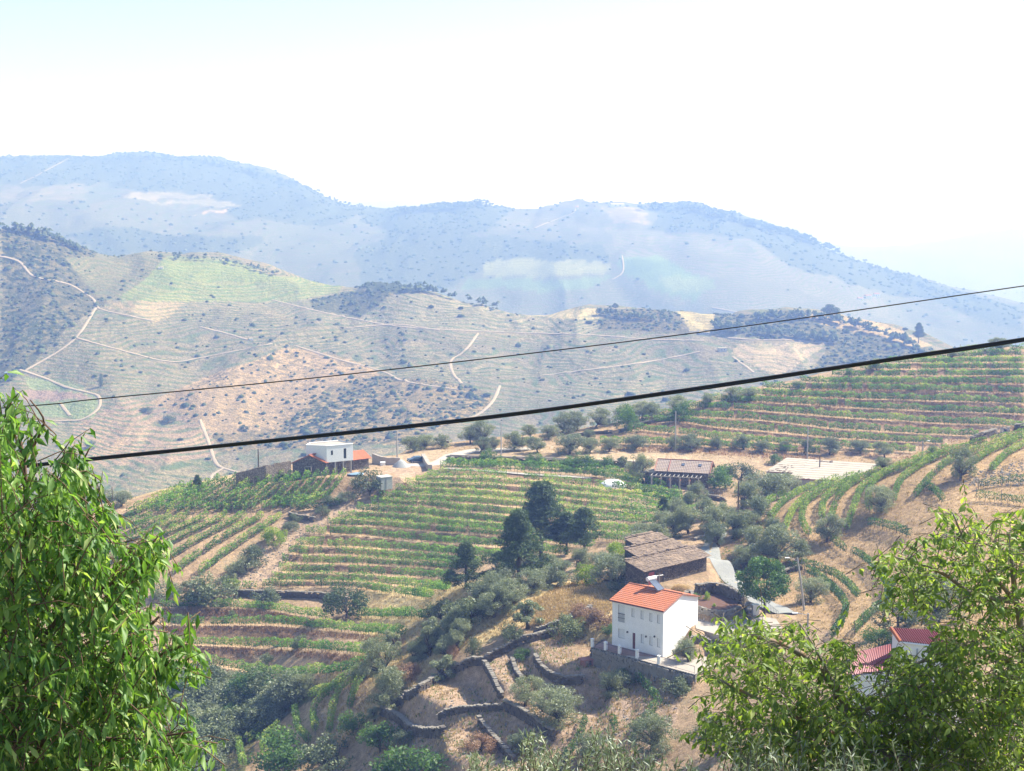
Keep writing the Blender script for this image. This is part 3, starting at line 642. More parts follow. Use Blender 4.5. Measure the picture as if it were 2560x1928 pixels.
def tree_parts(kind, seed):
    """crown mesh and trunk mesh, metres, base at 0"""
    rg = np.random.default_rng(seed); tb = MB(); cl = []
    if kind in ('olive', 'olive_young'):
        h, R = (4.6, 2.9) if kind == 'olive' else (3.2, 1.5); fork = h * rg.uniform(.14, .22); lean = rg.normal(size=2) * .25
        nf = rg.integers(2, 4); f0 = (lean[0], lean[1], fork); tb.tube([(0, 0, -.5), (lean[0]*.4, lean[1]*.4, fork*.5), f0], [.30, .2, .17], 7)
        n = 44 if kind == 'olive' else 22
        for i in range(n):
            a = rg.uniform(0, 6.28); rr = R * rg.uniform(.1, .84); z = fork + (h - fork) * (rg.uniform(.0, .98) * (1 - .5*(rr/R)**2)); c = np.array([math.cos(a)*rr + lean[0]*2, math.sin(a)*rr + lean[1]*2, z])
            cl.append((c, rg.uniform(.42, .78) * R / 2.3))
        limbs(tb, f0, [c for c, r in cl[::2]], .11, rg)
        P, T = crown_pts(cl, 300 if kind == 'olive' else 900, rg, .8); V, q = cards(P, .25, .09, None, rg)
        mat = 'olive_leaf'
    elif kind == 'pine':
        h, R = 9.0, 3.1; tb.tube([(0, 0, -.6), (.1, 0, h*.35), (-.05, .1, h*.7), (0, 0, h*.97)], [.22, .17, .1, .03], 7)
        for i in range(74):
            f = rg.uniform(.26, 1) ** .85; z = h * f; rr = R * (1 - f)**.85 * rg.uniform(.35, 1.05) * (1.25 if f > .4 else .7); a = rg.uniform(0, 6.28)
            c = np.array([math.cos(a)*rr, math.sin(a)*rr, z + rr*.12]); cl.append((c, rg.uniform(.6, 1.05)))
            if i % 3 == 0: tb.tube([(0, 0, z - rr*.25), tuple(c)], [.05, .015], 4)
        P, T = crown_pts(cl, 210, rg, .62); V, q = cards(P, .42, .12, (0, 0, 1, .3), rg); mat = 'pine_needle'
    elif kind == 'pine_dense':
        h, R = 9.0, 3.0; tb.tube([(0, 0, -.6), (0, 0, h*.5), (0, 0, h*.97)], [.22, .14, .03], 7)
        for i in range(95):
            f = rg.uniform(.08, 1); z = h * f; rr = R * min(1, (1 - f)*1.25 + .06)**.9 * rg.uniform(.3, 1); a = rg.uniform(0, 6.28)
            cl.append((np.array([math.cos(a)*rr, math.sin(a)*rr, z]), rg.uniform(.6, .95)))
        limbs(tb, (0, 0, h*.4), [c for c, r in cl[::5]], .05, rg, .05)
        P, T = crown_pts(cl, 200, rg, .8); V, q = cards(P, .42, .12, (0, 0, 1, .35), rg); mat = 'pine_needle'
    elif kind == 'broad':
        h, R = 6.6, 2.5; tb.tube([(0, 0, -.5), (.05, 0, 1.2), (0, .05, 2.2)], [.17, .13, .12], 7)
        for i in range(44):
            d = sph(1, rg, .5)[0]; c = np.array([d[0]*R, d[1]*R, 4.0 + d[2]*2.3]); 
            if d[2] > .2: c[:2] *= .75
            cl.append((c, rg.uniform(.55, .9)))
        limbs(tb, (0, 0, 2.1), [c for c, r in cl[::3]], .08, rg)
        P, T = crown_pts(cl, 300, rg, .85); V, q = cards(P, .24, .16, None, rg); mat = 'green_leaf'
    elif kind == 'cypress':
        h = 6; tb.tube([(0, 0, -.3), (0, 0, 3)], [.12, .06], 5)
        for i in range(30):
            f = i / 29; cl.append((np.array([rg.normal()*.12, rg.normal()*.12, .3 + h*f]), .7 * math.sin(math.pi*min(.93, .25 + .68*f))**.8 + .08))
        P, T = crown_pts(cl, 160, rg); V, q = cards(P, .22, .09, (0, 0, 1, .6), rg); mat = 'pine_needle'
    else:                               # bushes and shrubs, rounded, foliage to the ground
        h, R = 2.4, 1.5; n = 26; tb.tube([(0, 0, -.3), (0, 0, .9)], [.09, .05], 5)
        for i in range(n):
            a = rg.uniform(0, 6.28); rr = R * math.sqrt(rg.uniform(0, .8)); z = h * rg.uniform(.12, .85) * (1 - .4*(rr/R)**2)
            cl.append((np.array([math.cos(a)*rr, math.sin(a)*rr, z]), rg.uniform(.35, .62)))
        limbs(tb, (0, 0, .3), [c for c, r in cl[::4]], .05, rg)
        P, T = crown_pts(cl, 420, rg); V, q = cards(P, .17, .09, None, rg); mat = 'oak_leaf'
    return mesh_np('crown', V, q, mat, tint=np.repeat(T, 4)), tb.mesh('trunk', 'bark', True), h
TREES = {}
for k, ns in (('olive', 5), ('olive_young', 3), ('pine', 3), ('pine_dense', 2), ('broad', 2), ('cypress', 1), ('bush', 5)):
    TREES[k] = [tree_parts(k, 100 + 7*i + len(k)) for i in range(ns)]
RM = {}
def remat(me, mat):
    if (me.name, mat) not in RM:
        m = me.copy(); m.materials[0] = MATS[mat]; RM[me.name, mat] = m
    return RM[me.name, mat]
def put_tree(kind, u, v, hpx, label, name='olive_tree', cat='olive tree', group=None, mat=None, wid=1.0, var=None, zone=(95, 395), rz=None):
    p = spot(u, v, *zone); cr, tr, h = TREES[kind][(int(u*7 + v*3) if var is None else var) % len(TREES[kind])]
    H = hpx * p.y / F / (.94 if 'pine' in kind else .86); s = H / h * 1.06; wid *= 1.1 if 'pine' in kind else 1.06; r = thing(name, label, cat, p, (u * 1.7) % 6.28 if rz is None else rz, group)
    r.scale = (s * wid, s * wid, s)
    co_ = link('crown', cr, r)
    if mat: co_.material_slots[0].link = 'OBJECT'; co_.material_slots[0].material = MATS[mat]
    link('trunk', tr, r); return r
# ------------------------------------------------------------------ vine rows
NTH = 'first second third fourth fifth sixth seventh eighth ninth tenth eleventh twelfth thirteenth fourteenth fifteenth sixteenth seventeenth eighteenth nineteenth twentieth'.split()
def vine_row(line, label, group, seed, h=1.9, wd=1.45, dens=150, mat='vine_leaf', leaf=.22, gap=.12, posts=5.0, arch=False, lumps=1.0):
    rg = np.random.default_rng(seed); q = resample(line, 6); X, Y = hit(q[:, 0], q[:, 1], fn=ground); P = np.stack([X, Y], 1); jp = np.where(np.abs(np.diff(Y)) > 12)[0]
    if len(jp): P = P[:jp[0] + 1] if jp[0] > 1 else P[jp[-1] + 1:]
    for _ in range(3): P[1:-1] = (P[:-2] + P[1:-1]*2 + P[2:]) / 4
    d = np.r_[0, np.cumsum(np.hypot(*np.diff(P, axis=0).T))]; Lt = d[-1]; org = Vector((P[0, 0], P[0, 1], G(*P[0])))
    n = int(Lt * dens * .78); t = rg.uniform(0, Lt, n); vig = .72 + .5 * noise(t / 1.1, t * 0 + seed, 3) * lumps; pat = noise(t / 7, t * 0 + seed * 3.1, 4)
    keep = (noise(t / 1.5, t*0 + seed, 6) + .5 * pat > -1.05 + gap * 2) ; t = t[keep]; vig = np.clip(vig[keep], .35, 1.25); pat = pat[keep]; n = len(t)
    x = np.interp(t, d, P[:, 0]); y = np.interp(t, d, P[:, 1])
    tx = np.gradient(P[:, 0]); ty = np.gradient(P[:, 1]); ll = np.hypot(tx, ty) + 1e-9; nx = np.interp(t, d, -ty/ll); ny = np.interp(t, d, tx/ll)
    a = rg.uniform(0, 6.28, n); rr = rg.uniform(.35, 1, n) ** .5; o = np.cos(a) * rr * wd / 2 * (.75 + .35*vig); hh = (h * .62 + np.sin(a) * rr * h * .42) * (.62 + .42*vig)
    o = o + rg.normal(size=n) * .06; hh = hh + np.abs(rg.normal(size=n)) * .10
    gx = x + nx*o; gy = y + ny*o; gz = np.interp(t, d, ground(P[:, 0], P[:, 1]))
    C = np.stack([gx - org.x, gy - org.y, gz + hh - org.z], 1); V, f = cards(C, leaf, leaf*.85, None, rg)
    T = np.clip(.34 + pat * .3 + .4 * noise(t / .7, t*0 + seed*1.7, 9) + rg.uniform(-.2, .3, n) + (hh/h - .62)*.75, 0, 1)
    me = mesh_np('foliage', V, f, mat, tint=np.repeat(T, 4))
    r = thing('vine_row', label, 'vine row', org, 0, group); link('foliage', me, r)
    st = MB(); sk = MB()
    for k in range(int(Lt / 1.1)):
        tt = (k + .5) * 1.1 + rg.uniform(-.2, .2); px, py = np.interp(tt, d, P[:, 0]), np.interp(tt, d, P[:, 1]); z = np.interp(tt, d, gz * 0 + 0 if False else ground(P[:, 0], P[:, 1])) - org.z
        st.tube([(px-org.x, py-org.y, z-.15), (px-org.x+rg.normal()*.06, py-org.y+rg.normal()*.06, z+h*.5)], [.035, .025], 3, False)
    for k in range(int(Lt / posts) + 1):
        tt = min(k * posts, Lt); px, py = np.interp(tt, d, P[:, 0]), np.interp(tt, d, P[:, 1]); z = G(px, py) - org.z
        sk.box((px-org.x, py-org.y, z + h*.55), (.07, .07, h*1.15 + .3))
    if st.v: link('vine_stem', st.mesh('vine_stem', 'vine_wood'), r, kind='stuff')
    if sk.v: link('stake', sk.mesh('stake', 'stake_wood'), r, kind='stuff')
    return r
def rows(RS, lab, group, seed, **k):
    for i, r in enumerate(RS): vine_row(r, lab(i), group, seed + i, **k)
rows(R_CEN, lambda i: f'green vine row of the central terraced vineyard, {NTH[i]} row from the bottom', 'vine rows of the central terraced vineyard', 10, lumps=1.0)
rows(R_LOW, lambda i: ['lowest vine row under the brown bank, above the grey green thicket', 'vine row between two brown banks, second up from the thicket', 'long vine row between two brown banks, third up from the thicket',
     'vine row below the dark shrubs and rubble wall, ending at the dark round shrub', 'short vine row starting at the dark round shrub beside the oaks'][i], 'vine rows of the lower broad terraces', 40, h=1.9, wd=1.4, dens=160, mat='vine_leaf', gap=.05)
CL = ['uppermost row of the vine fan on the bare spur, reaching the lowest terrace', 'second long curling vine row of the fan on the bare spur', 'innermost long curling vine row of the fan on the bare spur', 'hooked vine row on the bare spur above the round green tree',
      'shaded vine row beside the grey olives at the edge of the spur', 'vine row curling behind the round green tree at the spur foot', 'short straight vine row low on the bare spur', 'lowest stub of vine row beside the gully thicket']
rows(R_CUR, lambda i: CL[i], 'curved vine rows on the small spur', 50, h=1.7, wd=1.1, dens=170, gap=.02, mat='vine_leaf_bright')
rows(R_UP, lambda i: f'vine row of the upper right vineyard, {NTH[i]} row up from the olives', 'vine rows of the upper right vineyard', 60, h=2.0, wd=1.6, dens=150, leaf=.27, gap=.04)
rows(R_RID, lambda i: f'bright vine row running over the rounded hill, {NTH[i]} from the warehouse side', 'vine rows over the rounded hill', 80, h=1.6, wd=1.1, dens=150, mat='vine_leaf_bright', leaf=.22, gap=.0, lumps=.5)
HL = ['short dark hedge-like vine row above the walnut branch tip', 'long dark vine row curving down the dry slope to the walnut tree', 'dark vine row curling past the leaning street lamp', 'dark vine row parallel above the curling one by the street lamp',
      'bright vine row climbing beside the round olive above the red roof', 'thin vine row dropping from the ridge to the bare slope', 'broken vine row along the bare slope under the gravel patch', 'dense dark vine row under the broken one on the right slope',
      'vine row climbing from the olive tips towards the dry stone terraces', 'bright vine row beside the leafy walnut edge, below the house wall', 'arched vine row at the foot of the house wall', 'short tuft of vine row between two dry slopes']
rows(R_HED, lambda i: HL[i], 'trellised vine rows on the dry right slope', 100, h=1.7, wd=.8, dens=130, mat='vine_leaf_dark', leaf=.2, gap=.0, lumps=.6, posts=4)
rows(R_LEF, lambda i: f'sparse staked vine row slanting up the left vineyard, {NTH[i]} from the stony track', 'vine rows of the left vineyard, lower part', 120, h=1.8, wd=1.35, dens=150, gap=.10, lumps=1.3, leaf=.24, posts=2.5)
rows(R_LEF2, lambda i: f'vine row rising towards the stone house, {NTH[i]} from the cherry tree', 'vine rows of the left vineyard, upper part', 140, h=1.9, wd=1.0, dens=110, gap=.06, lumps=1.2, leaf=.26, posts=2.5)
for i, (s, l) in enumerate((('1118,1164 1200,1168 1330,1172 1480,1181 1560,1190', 'thick vine hedge along the light garden path below the long wall'), ('1480,1192 1530,1202 1600,1212', 'dark leafy vine pergola beside the white dome tank'),
        ('1530,1222 1600,1232 1700,1250', 'dark vine pergola row directly below the tiled house'), ('1590,1238 1650,1252 1725,1268', 'second dark pergola row below the tiled house'), ('740,1280 790,1276 850,1268', 'short dark vine row above the little stone bank by the track'))):
    vine_row(A_(s), l, 'leafy vine hedges near the houses', 170 + i, h=1.9, wd=1.7 if i < 4 else .8, dens=170, mat='vine_leaf_dark' if i else 'vine_leaf', leaf=.26, gap=0)
# ------------------------------------------------------------------ trees and shrubs
def orchard(spec, tmpl, cat, group, kind='olive', name='olive_tree', mat=None, wid=1.05, **k):
    L = sorted([tuple(map(float, q.split(','))) for q in spec.split()])
    for i, q in enumerate(L):
        put_tree(kind, q[0], q[1], q[2], tmpl.replace('#', NTH[i] if i < 20 else f'{i+1}th'), name, cat, group, mat, q[3] if len(q) > 3 else wid, **k)
orchard('1176,1110,36 1216,1107,45 1060,1122,32 1103,1119,29 1288,1090,48,1.25 1326,1094,28 1371,1098,31 1406,1082,44 1444,1077,42 1488,1069,40 939,1140,38,1.35 1037,1129,36,1.2', 'grey green olive on the skyline over the farm road, # from the left', 'olive tree', 'olives on the skyline above the farm road')
orchard('1562,1054,40 1605,1048,36 1638,1044,32 1688,1034,36 1778,1018,27 1840,1006,30,1.3 1878,1000,27 1997,974,20 2129,940,18 2192,926,24 2379,896,16 2504,877,27,1.4', 'olive on the crest of the upper right vineyard, # from the left', 'olive tree', 'olives along the vineyard crest')
orchard('1282,1126,39,1.3 1200,1131,31 1238,1124,25 1344,1132,34 1423,1135,44,1.3 1475,1132,33 1522,1129,31 1585,1127,35,1.2 1676,1122,28 1470,1097,21 1729,1130,35,1.2 1796,1126,27 1860,1124,31 1903,1130,25 1965,1128,22 2009,1134,29 2073,1137,36 2152,1134,31 2212,1145,34 2326,1141,22', 'small olive on the bank under the upper vineyard, # from the left', 'olive tree', 'olives on the bank under the upper vineyard', mat='olive_leaf_dark')
orchard('1285,1162,19 1388,1169,19 1555,1178,32 1150,1166,16', 'low olive in front of the long wall, # from the left', 'olive tree', 'low olives by the long wall', 'olive_young')
orchard('1226,1160,34 1338,1166,29 1423,1172,31 1462,1173,35 1520,1176,31', 'leafy green fruit tree before the long wall, # from the left', 'fruit tree', 'fruit trees before the long wall', 'bush', 'fruit_tree', 'green_leaf', 1.15)
orchard('1637,1361,43 1685,1342,50 1723,1333,56 1761,1332,58 1812,1316,50', 'pale olive in the row above the slate barn, # from the left', 'olive tree', 'olives above the slate barn')
orchard('1335,1482,50,1.2 1371,1468,46 1403,1462,52,1.2 1286,1527,62,1.15 1235,1543,64,1.1 1140,1580,54 1118,1598,50', 'olive on the straw slope below the pines, # from the left', 'olive tree', 'olives below the pines')
orchard('1250,1500,54,1.1 1200,1520,56,1.1 1165,1600,44 1150,1625,40 1260,1480,50,1.2 1120,1650,44 1030,1660,48 1380,1440,44 1440,1425,44 1500,1432,46,1.1 1600,1352,40 1655,1322,40 1700,1300,42,1.1', 'grey olive in the belt between the pines and the lower terraces, # from the left', 'olive tree', 'olives in the belt below the pines')
orchard('1890,1300,50 1800,1370,52 1858,1420,50 1920,1350,46 1770,1300,44,1.1 1990,1400,44 1740,1255,38 1720,1275,38', 'olive on the slope between the tiled house and the track, # from the left', 'olive tree', 'olives round the concrete track', mat='olive_leaf_dark')
for s in '''olive|1850,1275,58,1.15||large pale olive left of the warehouse beside the wooden pole
olive|1914,1256,66,1.25|olive_leaf|big round olive in front of the warehouse wall
olive|1958,1230,40,1.3||spreading olive hard against the grey warehouse wall
olive|2205,1172,26,1.3|olive_leaf_dark|low olive behind the hill at the right end of the warehouse
olive|1828,1348,56,1.0|olive_leaf_dark|shaded olive at the top bend of the concrete track
olive|1875,1329,44,1.0||olive between the track bend and the ridge vines
olive|1945,1405,78,1.15|olive_leaf|widest olive on the bank right of the concrete track
olive|1880,1389,62,1.0||olive leaning over the track, left of the widest one
olive|1580,1386,52,1.15||olive behind the upper left end of the slate barn
olive|1542,1474,78,1.05|olive_leaf|large grey olive left of the slate barn and above the white house
olive_young|1321,1570,62,1.2|olive_leaf_dark|dark small olive in the straw field left of the white house
olive|2066,1354,58,.9||olive standing at the foot of the ridge vine rows
olive|2203,1280,58,.95||pale olive on the bare slope right of the ridge vine rows
olive|2401,1202,66,.8|olive_leaf_dark|tall narrow olive between two bright vine rows high on the right
olive|2025,1507,56,1.1||round olive beside the leaning street lamp
olive|2343,1565,118,.9||tall grey olive behind the red roof
olive|1722,1657,46,1.15|olive_leaf|small olive planted against the gable of the white house
olive|1313,1766,62,1.0||olive on the dry terrace below the main stone wall
olive|1394,1811,80,1.15|olive_leaf|broad olive with forked trunk standing alone on the lowest dry terrace
olive|1514,1749,60,1.05||olive at the foot of the rough retaining wall
olive|1303,1880,46,1.0|olive_leaf_dark|small olive in the shade behind the near olive twigs
olive_young|1055,1645,78,.9||taller of the twin olives with bare stems left of the main wall
olive_young|1074,1641,70,.8||slimmer of the twin olives with bare stems left of the main wall
olive_young|1001,1636,52,1.0||young olive left of the twin olives
olive_young|1091,1700,60,1.1|olive_leaf|single olive on the straw strip just above the main stone wall
olive|969,1690,82,.9||upper olive of the pale pair beside the vine fan
olive|963,1768,86,.95|olive_leaf|lower olive of the pale pair beside the vine fan
olive|760,1737,52,.8||olive at the upper edge of the gully thicket
olive_young|937,1803,32,1.3||low olive at the lower end of the main stone wall
olive|1631,1872,84,1.0|olive_leaf_dark|shadowy olive under the left tip of the walnut
olive|1470,1902,62,1.0|olive_leaf_dark|dark olive between the two bottom vine rows
olive|1794,1887,82,1.0|olive_leaf_dark|olive half hidden under the walnut branches
olive|1609,1208,60,.85||loose grey green olive at the left end of the tiled house
olive|265,1268,42,.9|olive_leaf_dark|round tree by the thin pole on the left skyline
olive|304,1266,34,1.0||olive right of the thin pole on the left skyline'''.split('\n'):
    k, c, m, l = s.split('|'); c = list(map(float, c.split(','))); put_tree(k, c[0], c[1], c[2], l, 'olive_tree', 'olive tree', None, m or None, c[3])
for s in '''pine|1353,1394,170,1.25||tall open pine with bare lower trunk standing over the central vineyard
pine_dense|1297,1462,166,1.3||dense dark pine nearest the straw slope, foliage to the ground
pine|1459,1392,110,1.3||slender pine right of the tall open pine
pine|1415,1387,94,1.5||low spreading pine between the tall pine and the slender one
pine_dense|1165,1468,100,1.35|pine_needle|pale grey green pine at the corner of the central vineyard
pine|1660,1292,44,1.2||small pine among vines below the tiled house
pine|187,1290,98,1.0||dark pine behind the cherry tree on the left skyline
pine|494,1228,36,1.1||small round pine alone on the left skyline'''.split('\n'):
    k, c, m, l = s.split('|'); c = list(map(float, c.split(','))); put_tree(k, c[0], c[1], c[2], l, 'pine_tree', 'pine tree', None, m or None, c[3])
put_tree('broad', 1910, 1542, 134, 'leafy green ash tree beside the white gate pillar and railing', 'broadleaf_tree', 'broadleaf tree', None, 'ash_leaf', .95)
for s in '''1786,1221,50,1.3|green_leaf|bright leafy bush at the right end of the pergola
1853,1203,42,1.25|oak_leaf|dark bush between the tiled house and the warehouse
1812,1196,34,1.0|pine_needle|dark creeper clump behind the tiled house gable
1936,1162,25,1.0|green_leaf|green bush on the left side of the warehouse roof
1572,1078,58,.75|green_leaf|tall bright green tree against the upper dry stone wall
1708,1050,42,.9|green_leaf|rounded green tree at the crest, left end of the upper vineyard
1466,1462,50,.85|lime_leaf|yellow green bush left of the large grey olive
1537,1403,44,1.1|lime_leaf|yellow green vine-covered bush above the large grey olive
1146,1548,48,1.2|oak_leaf|left holm oak of the pair under the field corner
1178,1555,62,1.1|oak_leaf|right holm oak of the pair under the field corner
1102,1554,54,1.0|oak_leaf|holm oak at the right end of the lower vine rows
1225,1500,56,1.2|oak_leaf|holm oak beneath the dense dark pine
1182,1643,48,.6|oak_leaf|narrow dark bush standing over the straw strip
1130,1648,34,.6|dead_bush|narrow withered bush on the straw strip
1280,1608,46,.9|oak_leaf|green grey bush just above the top bend of the main wall
1314,1649,25,1.4|green_leaf|low bright green bush in the first dry terrace
1416,1600,62,1.0|oak_leaf|scrubby bush at the upper end of the main stone wall
1203,1878,40,1.3|dead_bush|pinkish dead bush low in the middle
1030,1700,40,1.2|dead_bush|brown dead shrub left of the single olive
1035,1965,112,1.2|green_leaf|large pale green fig tree cut by the bottom edge
950,1882,76,1.0|green_leaf|green tree left of the big bottom fig
1013,1864,34,1.3|oak_leaf|grey bush between the stone wall foot and the fig
715,1932,104,1.15|green_leaf|round green tree at the foot of the vine fan
823,1932,88,1.1|oak_leaf|dark oak beside the round green tree at the bottom
883,1832,54,.9|green_leaf|green bush at the right edge of the vine fan
900,1700,38,.9|oak_leaf|dark holm oak in front of the pale olive pair
925,1233,56,1.0|oak_leaf|grey holm oak at the track side below the concrete tank
820,1266,26,1.0|oak_leaf|small shrub on the vineyard edge by the short vine row
864,1257,26,1.2|olive_leaf|low olive shrub between the track and the grey holm oak
806,1289,22,1.1|oak_leaf|small shrub right of the little stone bank
739,1304,20,1.2|oak_leaf|tuft growing in front of the little stone bank
725,1325,22,1.2|olive_leaf|tuft below the little stone bank
684,1359,44,.9|lime_leaf|yellow green broom at the end of a left vineyard row
632,1414,52,.9|oak_leaf|dark oak halfway down the stony track
615,1428,36,1.1|olive_leaf|smaller grey shrub at the foot of the dark oak on the track
589,1440,32,1.1|olive_leaf|grey shrub lowest along the stony track
579,1472,26,1.1|lime_leaf|lime green shrub at the track bottom
532,1506,70,1.15|oak_leaf|broad dark holm oak above the top lower terrace
500,1512,44,1.3|pine_needle|dark ivy mound left of the broad holm oak
667,1512,38,1.3|oak_leaf|dark bush hanging over the rubble wall
867,1545,76,.95|pine_needle|large round dark bush where the rubble wall ends
582,1544,18,1.0|oak_leaf|small tuft on the bank between upper lower-terrace rows
744,1624,36,.8|oak_leaf|bush growing through the second lowest vine row
665,1662,28,1.1|oak_leaf|bush on the lowest brown bank
661,1602,18,1.1|dead_bush|brown tuft left on the middle brown bank
712,1604,24,.9|dead_bush|brown shrub right on the middle brown bank
2245,1567,66,1.3|oak_leaf|dark holm oak above the red roof
2197,1618,46,1.3|green_leaf|bright green bush at the left of the red roof
1766,1502,22,.5|lime_leaf|small conifer in the walled garden bed
1742,1500,16,1.0|green_leaf|leafy plant in the walled garden bed
1786,1518,9,.9|lime_leaf|tiny yellow plant in the walled garden bed
1700,1480,22,1.4|straw|dry weeds before the red barn door
1500,1560,40,1.3|dead_bush|withered bramble in the shadow left of the white house
1455,1540,30,1.3|dead_bush|straw coloured bramble under the large grey olive
1520,1590,26,1.0|green_leaf|fresh green shrub at the left foot of the white house
1570,1700,30,1.6|oak_leaf|ivy at the foot of the rough retaining wall
1690,1735,40,1.4|oak_leaf|dark brambles below the terrace corner
420,1500,44,1.1|olive_leaf_dark|grey shrub beside the cherry tip on the left bank
470,1470,20,1.3|oak_leaf|low dark shrub under the left vineyard edge'''.split('\n'):
    c, m, l = s.split('|'); c = list(map(float, c.split(','))); nm = l.split()
    put_tree('bush', c[0], c[1], c[2], l, 'shrub', 'tree' if 'tree' in l or 'oak' in l else 'shrub', None, m, c[3])
rg = np.random.default_rng(5); k = 0
TH_POLY = A_('410,1705 560,1712 700,1730 750,1722 735,1760 680,1800 570,1870 530,1928 440,1928 400,1900')
for gy in np.arange(1715, 1950, 21):
    for gx in np.arange(400, 790, 34):
        u, v = gx + rg.uniform(-13, 13) + (gy % 42 > 20) * 17, gy + rg.uniform(-8, 8)
        if not pip(u, v - 6, TH_POLY): continue
        put_tree('bush', u, v, rg.uniform(38, 66), ['dark', 'silver grey', 'grey green', 'fresh green', 'dark'][(kk := int(rg.integers(0, 5)))] + ' rounded shrub in the dense gully thicket under the lowest terrace', 'thicket_shrub', 'shrub', ['dark', 'silver grey', 'grey green', 'fresh green', 'dark'][kk] + ' shrubs of the gully thicket',
                 ['oak_leaf', 'olive_leaf', 'olive_leaf_dark', 'green_leaf', 'oak_leaf'][kk], rg.uniform(1.0, 1.4), rz=rg.uniform(0, 6))
# straw tufts and stones on the slopes: nobody could count them
def tufts(name, polys, n, hgt, mat, seed, blades=5):
    rg = np.random.default_rng(seed); P = []
    for poly, frac in polys:
        xs = [p[0] for p in poly]; ys = [p[1] for p in poly]; m = int(n * frac * 2.4)
        u = rg.uniform(min(xs), max(xs), m); v = rg.uniform(min(ys), max(ys), m); ok = pip(u, v, poly); u, v = u[ok][:int(n*frac)], v[ok][:int(n*frac)]
        X, Y = hit(u, v, 100, 392); keep = Y < 390; P.append(np.stack([X[keep], Y[keep]], 1))
    P = np.vstack(P); z = ground(P[:, 0], P[:, 1]); B = np.repeat(np.column_stack([P, z]), blades, 0); m = len(B)
    B[:, :2] += rg.normal(size=(m, 2)) * .16; H = hgt * rg.uniform(.5, 1.3, m); a = rg.uniform(0, 6.28, m); w = H * .16 + .02
    tip = B + np.column_stack([rg.normal(size=m) * H * .3, rg.normal(size=m) * H * .3, H]); s = np.column_stack([np.cos(a) * w, np.sin(a) * w, np.full(m, -.05)])
    V = np.stack([B - s * [1, 1, -1], B + s, tip], 1).reshape(-1, 3)
    return link(name, mesh_np(name, V, np.arange(3*m).reshape(-1, 3), mat, tint=np.repeat(rg.uniform(0, 1, m), 3)), kind='stuff')
tufts('dry_grass', [(MID[0][0], .28), (MID[1][0], .24), (MID[2][0], .14), (MID[8][0], .22), (MID[7][0], .05), (MID[10][0], .07)], 17000, .32, 'straw', 3)
bk = []
for r in R_UP[:10] + R_LOW[1:4]: bk.append(([(u, v + 3) for u, v in r] + [(u, v + 17) for u, v in r[::-1]], .077))
leafmat('bank_grass', (.20, .13, .08), (.42, .28, .18), (.5, .38, .24), .3, .95, .05, (1.2, 1, .9))
tufts('bank_grass', bk, 11000, .4, 'bank_grass', 4, 4)
tufts('green_weeds', [(MID[2][0], .5), (MID[3][0], .2), (MID[9][0], .3)], 1500, .3, 'green_leaf', 6, 5)
def rocks(name, polys, n, size, mat, seed):
    rg = np.random.default_rng(seed); ico = np.array([(-1,-1,-.6),(1,-1,-.6),(1,1,-.6),(-1,1,-.6),(-.6,-.7,.6),(.7,-.6,.5),(.6,.7,.6),(-.7,.6,.5)]); fq = np.array([(3,2,1,0),(4,5,6,7),(0,1,5,4),(1,2,6,5),(2,3,7,6),(3,0,4,7)])
    V = []; Q = []
    for poly, frac in polys:
        xs = [p[0] for p in poly]; ys = [p[1] for p in poly]; u = rg.uniform(min(xs), max(xs), int(n*frac*2)); v = rg.uniform(min(ys), max(ys), int(n*frac*2)); ok = pip(u, v, poly); X, Y = hit(u[ok], v[ok], 100, 392); z = ground(X, Y)
        for x, y, zz in zip(X, Y, z):
            s = size * rg.uniform(.4, 1.4); p = ico * s * rg.uniform(.6, 1.2, 3) * rg.uniform(.8, 1.2, (8, 1)); a = rg.uniform(0, 6.28); p[:, :2] = p[:, :2] @ np.array([[math.cos(a), math.sin(a)], [-math.sin(a), math.cos(a)]])
            V.append(p + (x, y, zz)); Q.append(fq + 8 * len(Q))
    return link(name, mesh_np(name, np.vstack(V), np.vstack(Q), mat), kind='stuff')
plain('schist', (.125, .108, .092), .95, .35, 1.5, .1, .5, wear=(.20, .175, .145)); plain('lit_cap_stone', (.25, .225, .19), .95, .3, 1.5, .1); plain('pale_stone', (.27, .245, .21), .95, .25, 1.5, .1)  # schist wear lightened as if sunlit; cap colour paler for lit wall tops
rocks('loose_stones', [(A_('560,1480 640,1380 720,1310 800,1260 870,1270 760,1350 690,1440 620,1475'), .45), (A_('1560,1400 1400,1480 1300,1600 1560,1600'), .1), (MID[2][0], .3), (A_('2440,1180 2560,1150 2560,1215 2400,1215'), .25)], 1500, .17, 'pale_stone', 9)
# far scrub: countless bushes on the hills beyond the valley
X, Y, Z, p, mt = SCRUB; rg = np.random.default_rng(8); n = 16000; i = rg.choice(len(X), n, p=p)
px_ = X[i] + rg.uniform(-4, 4, n); py_ = Y[i] + rg.uniform(-4, 4, n); pz = land(px_, py_); big = mt[i]
sz = np.where(big, rg.uniform(2.4, 5.5, n), rg.uniform(.6, 2.3, n) * (1 + .6*(rg.random(n) > .93)))
oct_ = np.array([(1,0,0),(.3,.95,0),(-.8,.6,.1),(-.8,-.6,0),(.3,-.95,.1),(.1,0,1.0)]); oq = np.array([(0,1,5),(1,2,5),(2,3,5),(3,4,5),(4,0,5)])
blob = np.array([(.85,0,0),(0,.85,0),(-.85,0,0),(0,-.85,0),(.7,.7,.5),(-.7,.7,.55),(-.7,-.7,.5),(.7,-.7,.55),(.1,.05,1.0)]); bq = np.array([(0,1,4),(1,2,5),(2,3,6),(3,0,7),(4,1,5),(5,2,6),(6,3,7),(7,0,4),(4,5,8),(5,6,8),(6,7,8),(7,4,8)])
